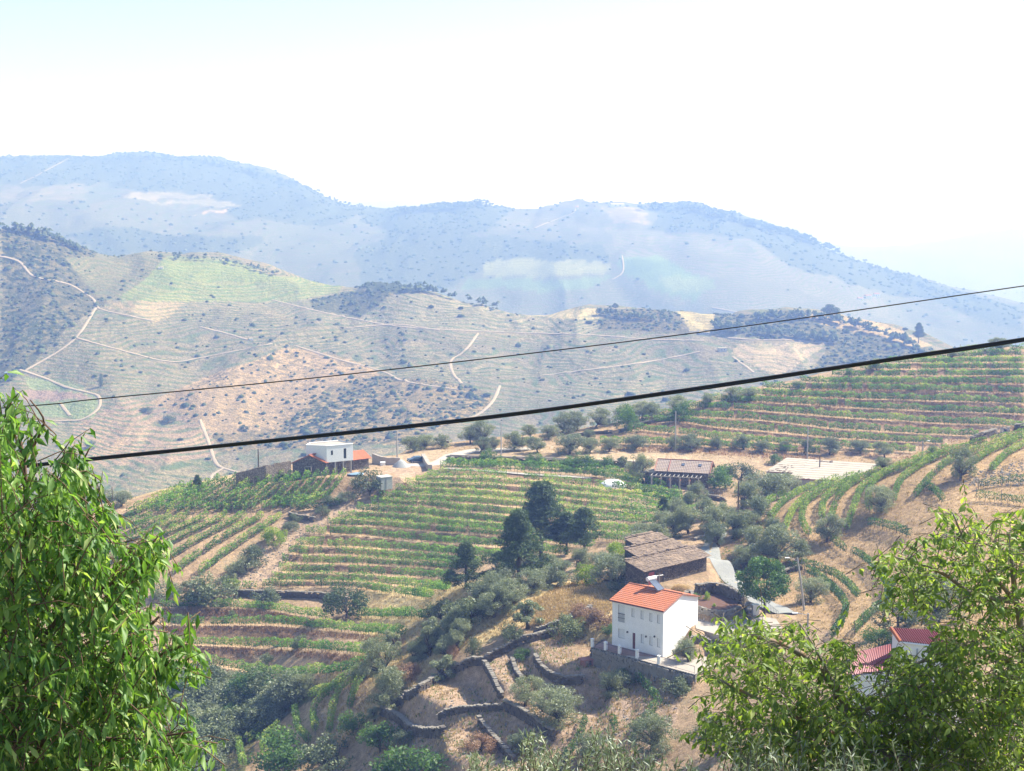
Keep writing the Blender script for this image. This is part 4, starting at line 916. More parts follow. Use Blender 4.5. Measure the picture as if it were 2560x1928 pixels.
V = (blob[None] * rg.uniform(.65, 1.35, (n, 9, 1))) * sz[:, None, None] * np.array([1, 1, .95]); V += np.stack([px_, py_, pz - .2], 1)[:, None, :]
leafmat('far_scrub', (.04, .06, .03), (.085, .11, .05), (.13, .15, .07), 0, 1, 0)
Q = (bq[None] + (np.arange(n) * 9)[:, None, None]).reshape(-1, 3)
link('hill_scrub', mesh_np('hill_scrub', V.reshape(-1, 3), Q, 'far_scrub', True, np.repeat(rg.random(n), 9)), kind='stuff')
def wood(name, specs, seed, zone):     # far-off woods along the crests, each reads as one mass
    rg = np.random.default_rng(seed); V = []; Q = []; T = []
    for s, n, h in specs:
        L = A_(s); q = resample(L, 2); u = np.interp(rg.uniform(0, 1, n), np.linspace(0, 1, len(q)), q[:, 0]); v = np.interp(u, q[:, 0], q[:, 1]) + rg.uniform(4, 11, n)
        X, Y = hit(u, v, *zone, fn=land); Z = land(X, Y); z0, z1 = zone
        for x, y, z in zip(X, Y, Z):
            if y > z1 * .985: continue
            H = h * rg.uniform(.5, 1.3)
            for _ in range(4):
                r = H * rg.uniform(.22, .36); c = np.array([x + rg.normal()*H*.16, y + rg.normal()*H*.2, z + H * rg.uniform(.35, .8)]); V.append(oct_ * r * rg.uniform(.7, 1.3, (6, 1)) + c); Q.append(oq + 6*len(Q)); T += [rg.random()] * 6
    link(name, mesh_np(name, np.vstack(V), np.vstack(Q), 'far_scrub', False, T), kind='stuff')
wood('crest_wood', [('0,392 200,394 400,391 500,400 600,420 700,446 800,478 870,505 935,518', 260, 11), ('1000,524 1100,518 1200,507 1330,502', 160, 13), ('1600,518 1700,514 1800,536 1900,564 2000,590 2100,630', 240, 13), ('2100,630 2200,670 2300,712 2400,750', 70, 9)], 3, (2300, 4500))
wood('ridge_wood', [('0,572 60,576 120,592 200,622', 60, 8), ('430,640 520,642 600,660 700,684', 46, 5), ('1005,722 1060,722 1120,736 1250,765', 70, 7), ('1490,778 1600,792 1700,798', 46, 5), ('1880,795 2000,790 2100,804 2200,832 2290,866', 120, 7), ('1900,830 2000,840 2100,850', 60, 7), ('1780,815 1900,830', 40, 6)], 4, (900, 1560))
for u, v, h, l, kd, wd in ((2296, 858, 44, 'lone tall eucalyptus on the end of the middle hill', 'pine', 1.0), (2076, 800, 34, 'tall tree clump rising over the wooded hill end', 'broad', 1.3), (253, 966, 26, 'dark cypress at the junction of dirt tracks on the far slope', 'cypress', 1.3),
                           (1538, 775, 14, 'round tree at the edge of the far scrub patch', 'broad', 1.2), (1060, 717, 13, 'tree on the far hill crest', 'broad', 1.3), (610, 1075, 12, 'lone bush tree in the far terraced slope', 'bush', 1.3), (420, 1056, 16, 'dark bush on the far stream line, nearest the cypress', 'bush', 1.6), (365, 1032, 14, 'dark bush on the far stream line, middle', 'bush', 1.6), (225, 1122, 20, 'shrub in the fork of the far vine terraces', 'bush', 1.0)):
    put_tree(kd, u, v, h, l, 'distant_tree', 'tree', None, 'pine_needle', wd, zone=(790, 1560), rz=1.0)
# ------------------------------------------------------------------ building materials
plain('white_wall', (.87, .87, .87), .85, .075, .9, .2, wear=(.80, .80, .79)); plain('white_paint', (.82, .82, .82), .6, .03, 2, .3); plain('shutter', (.74, .75, .76), .6, .03, 2, .3)
plain('grey_shutter', (.45, .46, .48), .6, .05, 2); plain('reveal_grey', (.35, .36, .38), .8, .1); plain('dark_reveal', (.05, .05, .055), .8, .1); plain('maroon', (.16, .05, .05), .6, .1, 2); plain('red_door', (.42, .10, .10), .7, .12, 2)
plain('old_wood', (.17, .13, .10), .9, .2, 3); plain('terracotta', (.50, .185, .10), .85, .14, 2.2, .1, wear=(.44, .20, .13)); plain('pink_tile', (.40, .315, .265), .9, .12, 1.5, .1, wear=(.33, .25, .21)); plain('ridge_red', (.34, .15, .11), .85, .12, 2)
plain('red_sheet', (.24, .04, .045), .5, .1, 1.5, .4); plain('fibre_cement', (.44, .385, .32), .95, .12, .8, .05, wear=(.36, .31, .26)); plain('slate', (.22, .165, .125), .9, .35, 1.6, .15, .4, wear=(.36, .26, .18))
plain('granite', (.33, .31, .28), .9, .12, 3, .1); plain('metal_grey', (.42, .43, .45), .4, .06, 3, .5, metal=.6); plain('dark_metal', (.06, .06, .065), .5, .1, 3, .4); plain('concrete', (.46, .45, .42), .95, .14, 1.2, .1)
plain('floor_tile', (.30, .19, .16), .9, .15, 1.5, .15); plain('pale_floor', (.40, .35, .30), .95, .15, .8, .1); plain('gravel_grey', (.42, .42, .41), 1, .15, 3, .05, .6); plain('green_paint', (.02, .09, .06), .6, .1)
plain('grey_plaster', (.36, .39, .42), .9, .08, 1); plain('pole_concrete', (.40, .39, .37), .9, .1, 2); plain('pole_wood', (.13, .10, .08), .9, .15, 3); plain('tarp', (.25, .38, .50), .6, .1, 1); plain('garden_soil', (.15, .09, .07), 1, .15, 2, 0)
stonemat('schist_wall', (.135, .115, .095), (.29, .245, .195), (.05, .042, .036), 2.2); stonemat('schist_dark', (.10, .085, .072), (.21, .175, .14), (.03, .026, .022), 2.6); stonemat('rough_wall', (.20, .19, .17), (.36, .34, .31), (.07, .065, .06), 2.0, 1.2)
b = NB('window_glass'); b.done(b.bsdf((.03, .04, .05), .08, .6)); b = NB('solar_glass'); b.done(b.bsdf((.16, .19, .24), .12, .9, metal=.4))
b = NB('car_paint'); b.done(b.bsdf((.05, .09, .13), .25, .6)); b = NB('rubber_black'); b.done(b.bsdf((.022, .022, .024), .45, .4))
# ------------------------------------------------------------------ building helpers (local axes: x along the front, y away from the viewer)
def frame_of(P, Q, z):
    P = Vector((P[0], P[1])); Q = Vector((Q[0], Q[1])); d = Q - P; return (P.x, P.y, z), math.atan2(d.y, d.x), d.length
def wall(mb, L, z0, H, t, holes=(), y=0.0, x0=0.0, axis='x', top=None):
    """wall panel built round its openings; holes are (x0, x1, z0, z1)"""
    xs = sorted({0.0, L, *[h[0] for h in holes], *[h[1] for h in holes]}); zs = sorted({0.0, H, *[h[2] for h in holes], *[h[3] for h in holes]})
    for a, c in zip(xs[:-1], xs[1:]):
        run = None
        for zlo, zhi in zip(zs[:-1], zs[1:]):
            if any(h[0] <= a + 1e-6 and c - 1e-6 <= h[1] and h[2] <= zlo + 1e-6 and zhi - 1e-6 <= h[3] for h in holes):
                if run: emit(mb, a, c, run, t, y, x0, z0, axis); run = None
            else: run = (run[0], zhi) if run else (zlo, zhi)
        if run: emit(mb, a, c, run, t, y, x0, z0, axis)
def emit(mb, a, c, run, t, y, x0, z0, axis):
    cx, cz, w_, h_ = (a + c) / 2, (run[0] + run[1]) / 2 + z0, c - a, run[1] - run[0]
    if axis == 'x': mb.box((x0 + cx, y + t/2, cz), (w_, t, h_))
    else: mb.box((x0 + t/2, y + cx, cz), (t, w_, h_))
def tiled(name, O, ex, ey, L, W, mat, parent, per=.28, course=.42, amp=.02, thick=.06, mono=False):
    """a slope of curved roof tiles: O low corner, ex along the eave, ey up the slope"""
    ex = Vector(ex).normalized(); ey = Vector(ey).normalized(); n = ex.cross(ey).normalized()
    if n.z < 0: n = -n
    nx = int(L / per * 4) + 1; ny = int(W / course)
    xs = np.linspace(0, L, nx); ph = np.cos(xs / per * 2 * np.pi) * amp; V = []
    for j in range(ny):
        for y, dz in ((W * j / ny - .03, .05), (W * (j+1) / ny, 0.0)):
            P = np.array(O)[None] + xs[:, None] * np.array(ex) + y * np.array(ey) + (ph + dz + .05)[:, None] * np.array(n); V.append(P)
    V = np.array(V); k = np.arange(V.shape[0] * nx).reshape(-1, nx); q = np.stack([k[:-1, :-1], k[:-1, 1:], k[1:, 1:], k[1:, :-1]], -1).reshape(-1, 4)
    me = mesh_np(name, V.reshape(-1, 3), q, mat); o = link(name, me, parent)
    mb = MB(); a = Vector(O) - n * thick; c = [a, a + ex*L, a + ex*L + ey*W, a + ey*W]; mb.add([p for p in c] + [p + n*thick*.9 for p in c], [(3, 2, 1, 0), (4, 5, 6, 7), (0, 1, 5, 4), (1, 2, 6, 5), (2, 3, 7, 6), (3, 0, 4, 7)])
    link('roof_deck', mb.mesh('roof_deck', mat), parent); return o
def window(parent, x0, x1, z0, z1, y, panel, depth=.09, frame=None, axis='x', xx=0):
    mb = MB(); cx, cz, w_, h_ = (x0+x1)/2, (z0+z1)/2, x1-x0, z1-z0
    put = (lambda c, d: mb.box((c[0], y + c[1], c[2]), d)) if axis == 'x' else (lambda c, d: mb.box((xx - c[1], c[0], c[2]), (d[1], d[0], d[2])))
    put((cx, depth + .02, cz), (w_ - .06, .03, h_ - .06)); o = link('window', mb.mesh('window', panel), parent)
    mb = MB(); fr = .06 if frame else .03
    for c, d in (((cx, depth, z0 + fr/2), (w_, .08, fr)), ((cx, depth, z1 - fr/2), (w_, .08, fr)), ((x0 + fr/2, depth, cz), (fr, .08, h_ - 2*fr)), ((x1 - fr/2, depth, cz), (fr, .08, h_ - 2*fr))): put(c, d)
    link('frame', mb.mesh('frame', frame or 'reveal_grey'), o); return o
def stones(P, h, t, size, rg, z_of=None, top_of=None, lean=0):
    """dry stone wall as loose courses of separate stones along a ground line P"""
    mb = MB(); P = np.array(P, float); d = np.r_[0, np.cumsum(np.hypot(*np.diff(P[:, :2], axis=0).T))]; L = d[-1]; nc = max(2, int(round(h / (size * .55))))
    zz = P[:, 2] if P.shape[1] > 2 else ground(P[:, 0], P[:, 1])
    for c in range(nc):
        s = rg.uniform(0, size) - size
        while s < L:
            w_ = size * rg.uniform(.6, 1.5); m = s + w_ / 2; s += w_
            if m > L or m < 0: continue
            x, y = np.interp(m, d, P[:, 0]), np.interp(m, d, P[:, 1]); i = min(int(np.searchsorted(d, m)), len(P)-1); i = max(i, 1); a = math.atan2(P[i, 1] - P[i-1, 1], P[i, 0] - P[i-1, 0]); z = np.interp(m, d, zz)
            hh = h / nc; 
            if c == nc - 1 and rg.random() < .2: continue
            mb.box((x + rg.normal()*.04, y + rg.normal()*.04, z - .1 + hh*(c+.5) + rg.normal()*.02), (w_*1.02, t*rg.uniform(.85, 1.1), hh*rg.uniform(.85, 1.15)), a + rg.normal()*.08, Matrix.Rotation(rg.normal()*.08, 3, 'Y'))
    return mb
def dry_wall(line, h, label, t=.5, size=.5, mat='schist', seed=1, cat='stone wall', z=None, group=None, smooth=2):
    q = resample(line, 5); X, Y = hit(q[:, 0], q[:, 1], fn=ground); P = np.stack([X, Y], 1)
    for _ in range(smooth): P[1:-1] = (P[:-2] + 2*P[1:-1] + P[2:]) / 4
    if z is not None: P = np.column_stack([P, np.full(len(P), z)])
    r = thing('dry_stone_wall', label, cat, (0, 0, 0), 0, group); h = h * .8; link('stonework', stones(P, h, t, size, np.random.default_rng(seed)).mesh('stonework', mat), r, kind='stuff')
    P3 = np.column_stack([P[:, 0], P[:, 1], (P[:, 2] if P.shape[1] > 2 else ground(P[:, 0], P[:, 1])) + h - .04]); link('lit_capstones', stones(P3, .2, t * 1.1, size * .9, np.random.default_rng(seed + 500)).mesh('lit_capstones', 'lit_cap_stone'), r, kind='stuff'); return r  # top course: sunlight on the wall top put into its paler colour
# ------------------------------------------------------------------ white house
(ox, oy, oz), rz, L = frame_of(HP1, HP0, HZ); Wd = (Vector(HP2[:2]) - Vector(HP0[:2])).length
rz_n = rz
EH = 5.95; H = thing('white_house', 'two storey white house with orange tiled roof on a stone terrace', 'house', (ox, oy, oz), rz)
zx = lambda x: (x - 515) / 505 * L
def zf(x, y):
    b_ = 1228 + (x - 515) * 119 / 505; t_ = 790 + (x - 515) * 90 / 505; return (b_ - y) / (b_ - t_) * EH
WN = [(575, 640, 835, 922, 'shutter'), (575, 640, 922, 1006, 'grey_shutter'), (708, 740, 865, 952, 'shutter'), (798, 830, 885, 972, 'shutter'), (884, 915, 905, 993, 'shutter'), (960, 990, 920, 1010, 'shutter'),
      (578, 642, 1075, 1168, 'shutter'), (803, 834, 1125, 1215, 'shutter'), (888, 920, 1145, 1238, 'shutter'), (962, 994, 1165, 1255, 'shutter')]
HL_ = [(zx(a), zx(c), zf((a+c)/2, d), zf((a+c)/2, b_)) for a, c, b_, d, m in WN]; dr = (zx(720), zx(748), .05, zf(734, 1112))
mb = MB(); holes = [(HL_[0][0], HL_[0][1], HL_[1][2], HL_[0][3])] + HL_[2:] + [dr]; wall(mb, L, -1.2, EH + 1.2, .25, [(a, c, z0 + 1.2, z1 + 1.2) for a, c, z0, z1 in holes])
wall(mb, Wd - .25, -1.2, EH + 1.2, .25, (), .25, L - .25, 'y'); wall(mb, Wd - .25, -1.2, EH + 1.2, .25, (), .25, 0, 'y'); wall(mb, L - .5, -1.2, EH + 1.2, .25, (), Wd - .25, .25)
RH = 1.2
for x in (0.0, L - .25): mb.add([(x, 0, EH), (x+.25, 0, EH), (x+.25, Wd, EH), (x, Wd, EH), (x, Wd/2, EH+RH), (x+.25, Wd/2, EH+RH)], [(0, 1, 5, 4), (2, 3, 4, 5), (0, 4, 3), (1, 2, 5), (3, 2, 1, 0)])
link('wall', mb.mesh('wall', 'white_wall'), H)
for (a, c, z0, z1), w_ in zip(HL_, WN): window(H, a, c, z0, z1, 0, w_[4], .10)
mb = MB(); mb.box(((dr[0]+dr[1])/2, .17, (dr[2]+dr[3])/2), (dr[1]-dr[0], .05, dr[3]-dr[2])); d_ = link('door', mb.mesh('door', 'maroon'), H); mb = MB(); mb.box((dr[1]-.1, .13, 1.05), (.04, .05, .12)); link('handle', mb.mesh('handle', 'metal_grey'), d_)
mb = MB(); mb.box((HL_[1][0]*.5 + HL_[1][1]*.5, -.04, (HL_[1][2]+HL_[1][3])/2), (HL_[1][1]-HL_[1][0]+.1, .04, .04)); mb.box(((HL_[1][0]+HL_[1][1])/2, -.04, HL_[1][3]), (HL_[1][1]-HL_[1][0]+.1, .05, .05)); link('balcony_rail', mb.mesh('balcony_rail', 'dark_metal'), H)
for x, y in ((672, 1103), (857, 1145), (940, 1143)):
    mb = MB(); mb.box((zx(x), -.09, zf(x, y)), (.16, .2, .2)); link('wall_lamp', mb.mesh('wall_lamp', 'dark_metal'), H)
a_ = math.atan2(RH, Wd/2); SL = Wd/2/math.cos(a_) + .28
tiled('roof', (-.25, -.28*math.cos(a_), EH + .12 - .28*math.sin(a_)), (1, 0, 0), (0, math.cos(a_), math.sin(a_)), L + .5, SL, 'terracotta', H)
tiled('roof', (-.25, Wd + .28*math.cos(a_), EH + .12 - .28*math.sin(a_)), (1, 0, 0), (0, -math.cos(a_), math.sin(a_)), L + .5, SL, 'terracotta', H)
mb = MB(); mb.tube([(-.25, Wd/2, EH+RH+.2), (L+.25, Wd/2, EH+RH+.2)], .11, 8); link('ridge_tile', mb.mesh('ridge_tile', 'terracotta'), H)
mb = MB(); mb.tube([(-.28, -.32, EH-.02), (L+.25, -.32, EH-.02)], .06, 6); link('gutter', mb.mesh('gutter', 'maroon'), H)
for x in (-.2, L + .14):
    for s in (0, 1):
        mb = MB(); p0 = Vector((x, -.2 if s == 0 else Wd + .2, EH + .04)); p1 = Vector((x, Wd/2, EH + RH + .12)); mb.tube([p0, p1], .05, 4); link('verge', mb.mesh('verge', 'white_wall' if x > 0 else 'terracotta'), H)
Mh = Matrix.Translation((ox, oy, oz)) @ Matrix.Rotation(rz, 4, 'Z')
sp_ = Mh @ Vector((L * .40, Wd/2 + .2, EH + RH + .3)); S = thing('solar_water_heater', 'white roof solar water heater with round tank on the orange roof', 'water heater', sp_, .62)
mb = MB(); mb.tube([(-.75, 0, 1.05), (-.72, 0, 1.05), (.72, 0, 1.05), (.75, 0, 1.05)], [.2, .3, .3, .2], 14); link('tank', mb.mesh('tank', 'white_paint', False), S)
mb = MB(); mb.box((0, -1.0, .42), (1.15, 2.1, .09), 0, Matrix.Rotation(.5, 3, 'X')); link('collector_panel', mb.mesh('collector_panel', 'solar_glass'), S)
mb = MB()
for x in (-.57, .57): mb.tube([(x, -1.92, -.02), (x, -.08, .98)], .035, 4); mb.tube([(x, 0, .95), (x, 0, -.25)], .03, 4); mb.tube([(x, -1.92, 0), (x, 0, -.2)], .03, 4)
link('support_frame', mb.mesh('support_frame', 'metal_grey'), S)
an = thing('tv_antenna', 'thin metal television antenna behind the solar tank', 'antenna', Mh @ Vector((L*.5, Wd/2 + .9, EH + RH - .15)), .5)
mb = MB(); mb.tube([(0, 0, -.2), (0, 0, 2.1)], .03, 5); link('mast', mb.mesh('mast', 'metal_grey'), an); mb = MB(); mb.tube([(-.6, 0, 1.9), (.6, 0, 1.9)], .02, 4)
for x in np.linspace(-.55, .55, 7): mb.tube([(x, -.3, 1.9), (x, .3, 1.9)], .014, 3)
link('aerial_rods', mb.mesh('aerial_rods', 'metal_grey'), an)
# terrace of the white house
TW = thing('retaining_wall', 'tall rough stone retaining wall holding the white house terrace', 'retaining wall', (0, 0, 0)); P = np.array([(*p, HZ - 4.6) for p in WALLTOP]); mbt = MB()
for (x1, y1, _), (x2, y2, _) in zip(P[:-1], P[1:]):
    d = Vector((x2-x1, y2-y1)); n_ = Vector((-d.y, d.x)).normalized() * .5; mbt.prism([(x1, y1), (x2, y2), (x2 + n_.x, y2 + n_.y), (x1 + n_.x, y1 + n_.y)], HZ - 5, HZ - .06)
link('wall_core', mbt.mesh('wall_core', 'rough_wall'), TW)
Pd = np.array(WALLTOP); nd = np.gradient(Pd, axis=0); nd = np.stack([nd[:, 1], -nd[:, 0]], 1); nd /= np.hypot(*nd.T)[:, None]
link('facing_stone', stones(np.column_stack([Pd + nd * .06, np.full(len(Pd), HZ - 4.3)]), 4.15, .32, .42, np.random.default_rng(3)).mesh('facing_stone', 'pale_stone'), TW, kind='stuff')
side = [at_z(1480, 1619, HZ - .1), at_z(1512, 1596, HZ - .1)]; link('side_stone', stones(np.column_stack([np.array(side), np.full(2, HZ - 2.5)]), 2.4, .5, .45, np.random.default_rng(4)).mesh('side_stone', 'schist'), TW, kind='stuff')
fl = [at_z(u, v, HZ - .06) for u, v in ((1483, 1618), (1560, 1639), (1640, 1661), (1737, 1686), (1800, 1655), (1765, 1625), (1728, 1603), (1657, 1644), (1530, 1612), (1514, 1600))]
mb = MB(); mb.prism([fl[i] for i in (0, 1, 7, 8, 9)], HZ - .4, HZ - .05); f1_ = mb.build('terrace_floor', 'floor_tile', kind='structure'); mb = MB(); mb.prism([fl[i] for i in (1, 2, 3, 4, 5, 6, 7)], HZ - .4, HZ - .054); mb.build('terrace_paving', 'pale_floor', kind='structure')
prev = None
for i, (u, v) in enumerate(((1481, 1617), (1514, 1625), (1549, 1634), (1593, 1645), (1647, 1660))):
    x, y = at_z(u, v, HZ - .05); mb = MB(); mb.box((0, 0, .5), (.34, .34, 1.05)); mb.box((0, 0, 1.06), (.4, .4, .07))
    thing('terrace_pillar', f'short white square pillar on the terrace edge, {NTH[i]} from the left', 'pillar', (x, y, HZ - .05), rz, 'white pillars along the terrace edge', mb.mesh('terrace_pillar', 'white_wall'))
def railing(pts, h, label, bars=.5, mat='dark_metal', name='railing'):
    r = thing(name, label, 'railing'); a = MB(); b_ = MB()
    for p, q in zip(pts[:-1], pts[1:]):
        p, q = Vector(p), Vector(q); a.tube([p + Vector((0, 0, h)), q + Vector((0, 0, h))], .03, 4); a.tube([p + Vector((0, 0, h*.15)), q + Vector((0, 0, h*.15))], .02, 4); n = max(1, int((q-p).length / bars))
        for k in range(n + 1): m = p.lerp(q, k/n); b_.tube([m, m + Vector((0, 0, h))], .022, 4)
    link('rail', a.mesh('rail', mat), r); link('bars', b_.mesh('bars', mat), r, kind='stuff')
pp = [(*at_z(u, v, HZ), HZ) for u, v in ((1481, 1617), (1514, 1625), (1549, 1634), (1593, 1645), (1647, 1660))]
railing([p for p in pp], .8, 'low dark rail linking the white terrace pillars', 6)
railing([(*at_z(u, v, HZ), HZ) for u, v in ((1650, 1660), (1690, 1672), (1736, 1685))], .95, 'thin dark railing at the right corner of the terrace', 1.6)
def gz(u, v): p = spot(u, v); return (p.x, p.y, p.z)
railing([gz(1800, 1472), gz(1832, 1486)], 1.1, 'brown railing above the curved garden wall', 1.5)
railing([gz(1898, 1512), gz(1922, 1530), gz(1945, 1548)], 1.1, 'railing beside the white gate pillar on the lane', 1.2)
railing([gz(1797, 1554), gz(1834, 1558)], 1.0, 'close barred rusty railing on the patio above the steps', .22)
railing([gz(1728, 1551), gz(1760, 1557)], 1.0, 'pale barred railing by the top of the steps', .25)
railing([gz(1850, 1572), gz(1893, 1590)], 1.0, 'metal railing along the lane half hidden by the walnut', .25)
# stairs, patio, garden
mb = MB(); s0 = Vector((*at_z(1748, 1556, -54.7), -54.7)); s1 = Vector((*at_z(1785, 1610, HZ), HZ)); dx = (s1 - s0); hd = Vector((dx.x, dx.y, 0)); ang = math.atan2(hd.y, hd.x); nst = 12
ST_ = thing('outdoor_stairs', 'white sided outdoor staircase at the gable of the white house', 'staircase', (0, 0, 0)); perp = Vector((-math.sin(ang), math.cos(ang), 0))
for k in range(nst):
    p = s0 + hd * ((k + .5) / nst); zt = s0.z + dx.z * k / nst; q = MB(); q.box((p.x, p.y, zt - .1), (hd.length/nst + .02, 1.5, .22), ang); link('stair_step', q.mesh('stair_step', 'floor_tile'), ST_)
for s in (-1, 1):
    q = MB(); a = s0 + perp * s * .85; c = s1 + perp * s * .85; w2 = perp * .1; q.add([a - w2 + Vector((0, 0, .35)), a + w2 + Vector((0, 0, .35)), c + w2 + Vector((0, 0, .35)), c - w2 + Vector((0, 0, .35)), a - w2 - Vector((0, 0, 2.3)), a + w2 - Vector((0, 0, 2.3)), c + w2 - Vector((0, 0, .4)), c - w2 - Vector((0, 0, .4))], [(3, 2, 1, 0), (4, 5, 6, 7), (0, 1, 5, 4), (1, 2, 6, 5), (2, 3, 7, 6), (3, 0, 4, 7)])
    link('side_wall', q.mesh('side_wall', 'white_wall'), ST_)
for u, v, h in ((1729, 1590, 2.2), (1741, 1592, 2.2)):
    x, y = at_z(u, v, HZ); q = MB(); q.box((x, y, HZ + h/2), (.28, .28, h), rz); link('support_post', q.mesh('support_post', 'white_wall'), ST_)
q = MB(); x, y = at_z(1738, 1553, -54.6); q.box((x, y, -54.62), (2.6, 2.0, .16), rz); link('landing', q.mesh('landing', 'white_wall'), ST_)
pat = [at_z(u, v, -54.55) for u, v in ((1740, 1572), (1800, 1590), (1880, 1602), (1955, 1570), (1940, 1548), (1885, 1538), (1830, 1534), (1760, 1534), (1735, 1545))]
mb = MB(); mb.prism(pat, -55.3, -54.5); mb.build('patio', 'pale_floor', kind='structure')
gb = [at_z(u, v, -53.5) for u, v in ((1738, 1515), (1790, 1532), (1842, 1518), (1845, 1498), (1800, 1482), (1745, 1490))]; mb = MB(); mb.prism(gb, -54.2, -53.48); mb.build('garden_bed', 'garden_soil', kind='structure')
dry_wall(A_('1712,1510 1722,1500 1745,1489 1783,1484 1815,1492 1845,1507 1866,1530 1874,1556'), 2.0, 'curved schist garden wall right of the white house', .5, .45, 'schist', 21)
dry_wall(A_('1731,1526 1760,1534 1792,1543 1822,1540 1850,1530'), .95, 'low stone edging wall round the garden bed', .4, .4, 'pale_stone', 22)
x, y = at_z(1887, 1536, -54.5); mb = MB(); mb.box((0, 0, .65), (.95, .7, 1.35)); mb.box((0, 0, 1.36), (1.05, .8, .08)); thing('gate_pillar', 'stout white plastered gate pillar under the ash tree', 'pillar', (x, y, -54.5), .3, None, mb.mesh('gate_pillar', 'white_wall'))
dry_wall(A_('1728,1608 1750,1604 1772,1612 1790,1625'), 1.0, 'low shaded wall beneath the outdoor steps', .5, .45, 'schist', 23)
mb = MB(); x, y = at_z(1468, 1640, HZ - 1.2); mb.box((0, 0, .9), (2.0, 1.4, .12)); mb.box((-.6, 0, .4), (.25, 1.2, .9)); mb.box((.6, 0, .4), (.25, 1.2, .9)); thing('stone_trough', 'small rusty slab table at the left foot of the terrace wall', 'table', (x, y, G(x, y)), .4, None, mb.mesh('stone_trough', 'ridge_red'))
# ------------------------------------------------------------------ slate barn
(bx_, by_, _), brz, BL = frame_of(at_z(1609, 1468, SHZ), at_z(1766, 1428, SHZ), SHZ)
BN = thing('slate_barn', 'old schist barn with three stepped slate roofs and a red door', 'barn', (bx_, by_, SHZ), brz); rg = np.random.default_rng(31)
mb = MB(); dh = (1.05, 2.45, 0.0, 1.95); dh2 = (2.75, 4.3, 0.0, 1.7); f0_, f1_ = 2.35, 3.5
wall(mb, BL, -1.0, f0_ + 1.0, .45, [(a, c, z0, z1 + 1.0) for a, c, z0, z1 in (dh, dh2)])
secs = ((0, BL, 0, 3.7, 2.4, 3.25), (3.2, BL - .9, 3.7, 3.3, 3.1, 3.95), (6.2, BL - 1.2, 7.0, 2.8, 3.8, 4.5))
for xa, xb, y0, wd_, ha, hb_ in secs:
    if y0 > 0: wall(mb, xb - xa, -1, ha + 1, .4, (), y0, xa)
    for x in (xa, xb - .4): mb.prism([(x, y0 + .4), (x + .4, y0 + .4), (x + .4, y0 + wd_), (x, y0 + wd_)], -1, [ha, ha, hb_, hb_])
link('stone_wall', mb.mesh('stone_wall', 'schist_dark'), BN)
mb = MB(); mb.box(((dh[0]+dh[1])/2, .2, .95), (dh[1]-dh[0], .08, 1.95)); d_ = link('door', mb.mesh('door', 'red_door'), BN, label='faded red plank door'); q = MB(); q.box((dh[1] - .15, .13, 1.0), (.05, .06, .2)); link('latch', q.mesh('latch', 'dark_metal'), d_)
mb = MB(); mb.box(((dh2[0]+dh2[1])/2, .2, .82), (dh2[1]-dh2[0], .08, 1.7)); link('door', mb.mesh('door', 'old_wood'), BN, label='weathered grey plank door')
for xa, xb, y0, wd_, ha, hb_ in secs:
    mb = MB(); sl_ = (hb_ - ha) / wd_; n_ = int(wd_ / .26)
    mb.add([(xa-.3, y0-.35, ha-.35*sl_), (xb+.3, y0-.35, ha-.35*sl_), (xb+.3, y0+wd_+.1, hb_), (xa-.3, y0+wd_+.1, hb_)], [(0, 1, 2, 3)])
    for r_ in range(n_ + 1):
        x = xa - .35
        while x < xb + .3:
            w_ = rg.uniform(.3, .75); yy = y0 - .3 + r_ * .26 + rg.normal()*.04
            mb.box((x + w_/2, yy, ha + (yy - y0) * sl_ + .07 + rg.uniform(0, .06)), (w_*.98, .5 * rg.uniform(.8, 1.2), .05), rg.normal()*.09, Matrix.Rotation(math.atan(sl_) - .1 + rg.normal()*.07, 3, 'X')); x += w_
    for k in range(int((xb - xa) / .5)):   # ridge and verge slabs
        mb.box((xa + .25 + k*.5, y0 + wd_, hb_ + .18 + rg.normal()*.04), (.55, .6, .1), rg.normal()*.2, Matrix.Rotation(rg.normal()*.15, 3, 'Y'))
    link('slate_roof', mb.mesh('slate_roof', 'slate'), BN, kind='stuff')
# ------------------------------------------------------------------ tiled house and its pergola
(tx, ty, _), trz, TL = frame_of(at_z(1641, 1214, TZ), at_z(1770, 1221, TZ), TZ); TWd = 7.0
T_ = thing('tiled_house', 'low stone house with pinkish tiled roof and two skylights behind a pergola', 'house', (tx, ty, TZ), trz)
mb = MB(); wins = [(1.2, 2.2, .9, 2.1), (3.4, 4.6, 0, 2.2), (6.0, 7.2, .9, 2.1), (8.4, 9.4, .9, 2.1)]; wall(mb, TL, 0, 3.3, .4, wins); wall(mb, TWd - .4, 0, 3.3, .4, (), .4, TL - .4, 'y'); wall(mb, TWd - .4, 0, 3.3, .4, (), .4, 0, 'y')
for x in (0.0, TL - .4): mb.add([(x, 0, 3.3), (x+.4, 0, 3.3), (x+.4, TWd, 3.3), (x, TWd, 3.3), (x, TWd/2, 5.0), (x+.4, TWd/2, 5.0)], [(0, 1, 5, 4), (2, 3, 4, 5), (0, 4, 3), (1, 2, 5), (3, 2, 1, 0)])
link('wall', mb.mesh('wall', 'schist_wall'), T_)
for a, c, z0, z1 in wins: window(T_, a, c, z0, z1, 0, 'window_glass', .2, 'old_wood')
a_ = math.atan2(1.7, TWd/2); SL = TWd/2/math.cos(a_) + .4
for s, sg in ((-.4, 1), (TWd + .4, -1)): tiled('roof', (-.4, s*1.0, 3.4 - .4*math.tan(a_)), (1, 0, 0), (0, sg*math.cos(a_), math.sin(a_)), TL + .8, SL + .05, 'pink_tile', T_, .36, .5, .028)
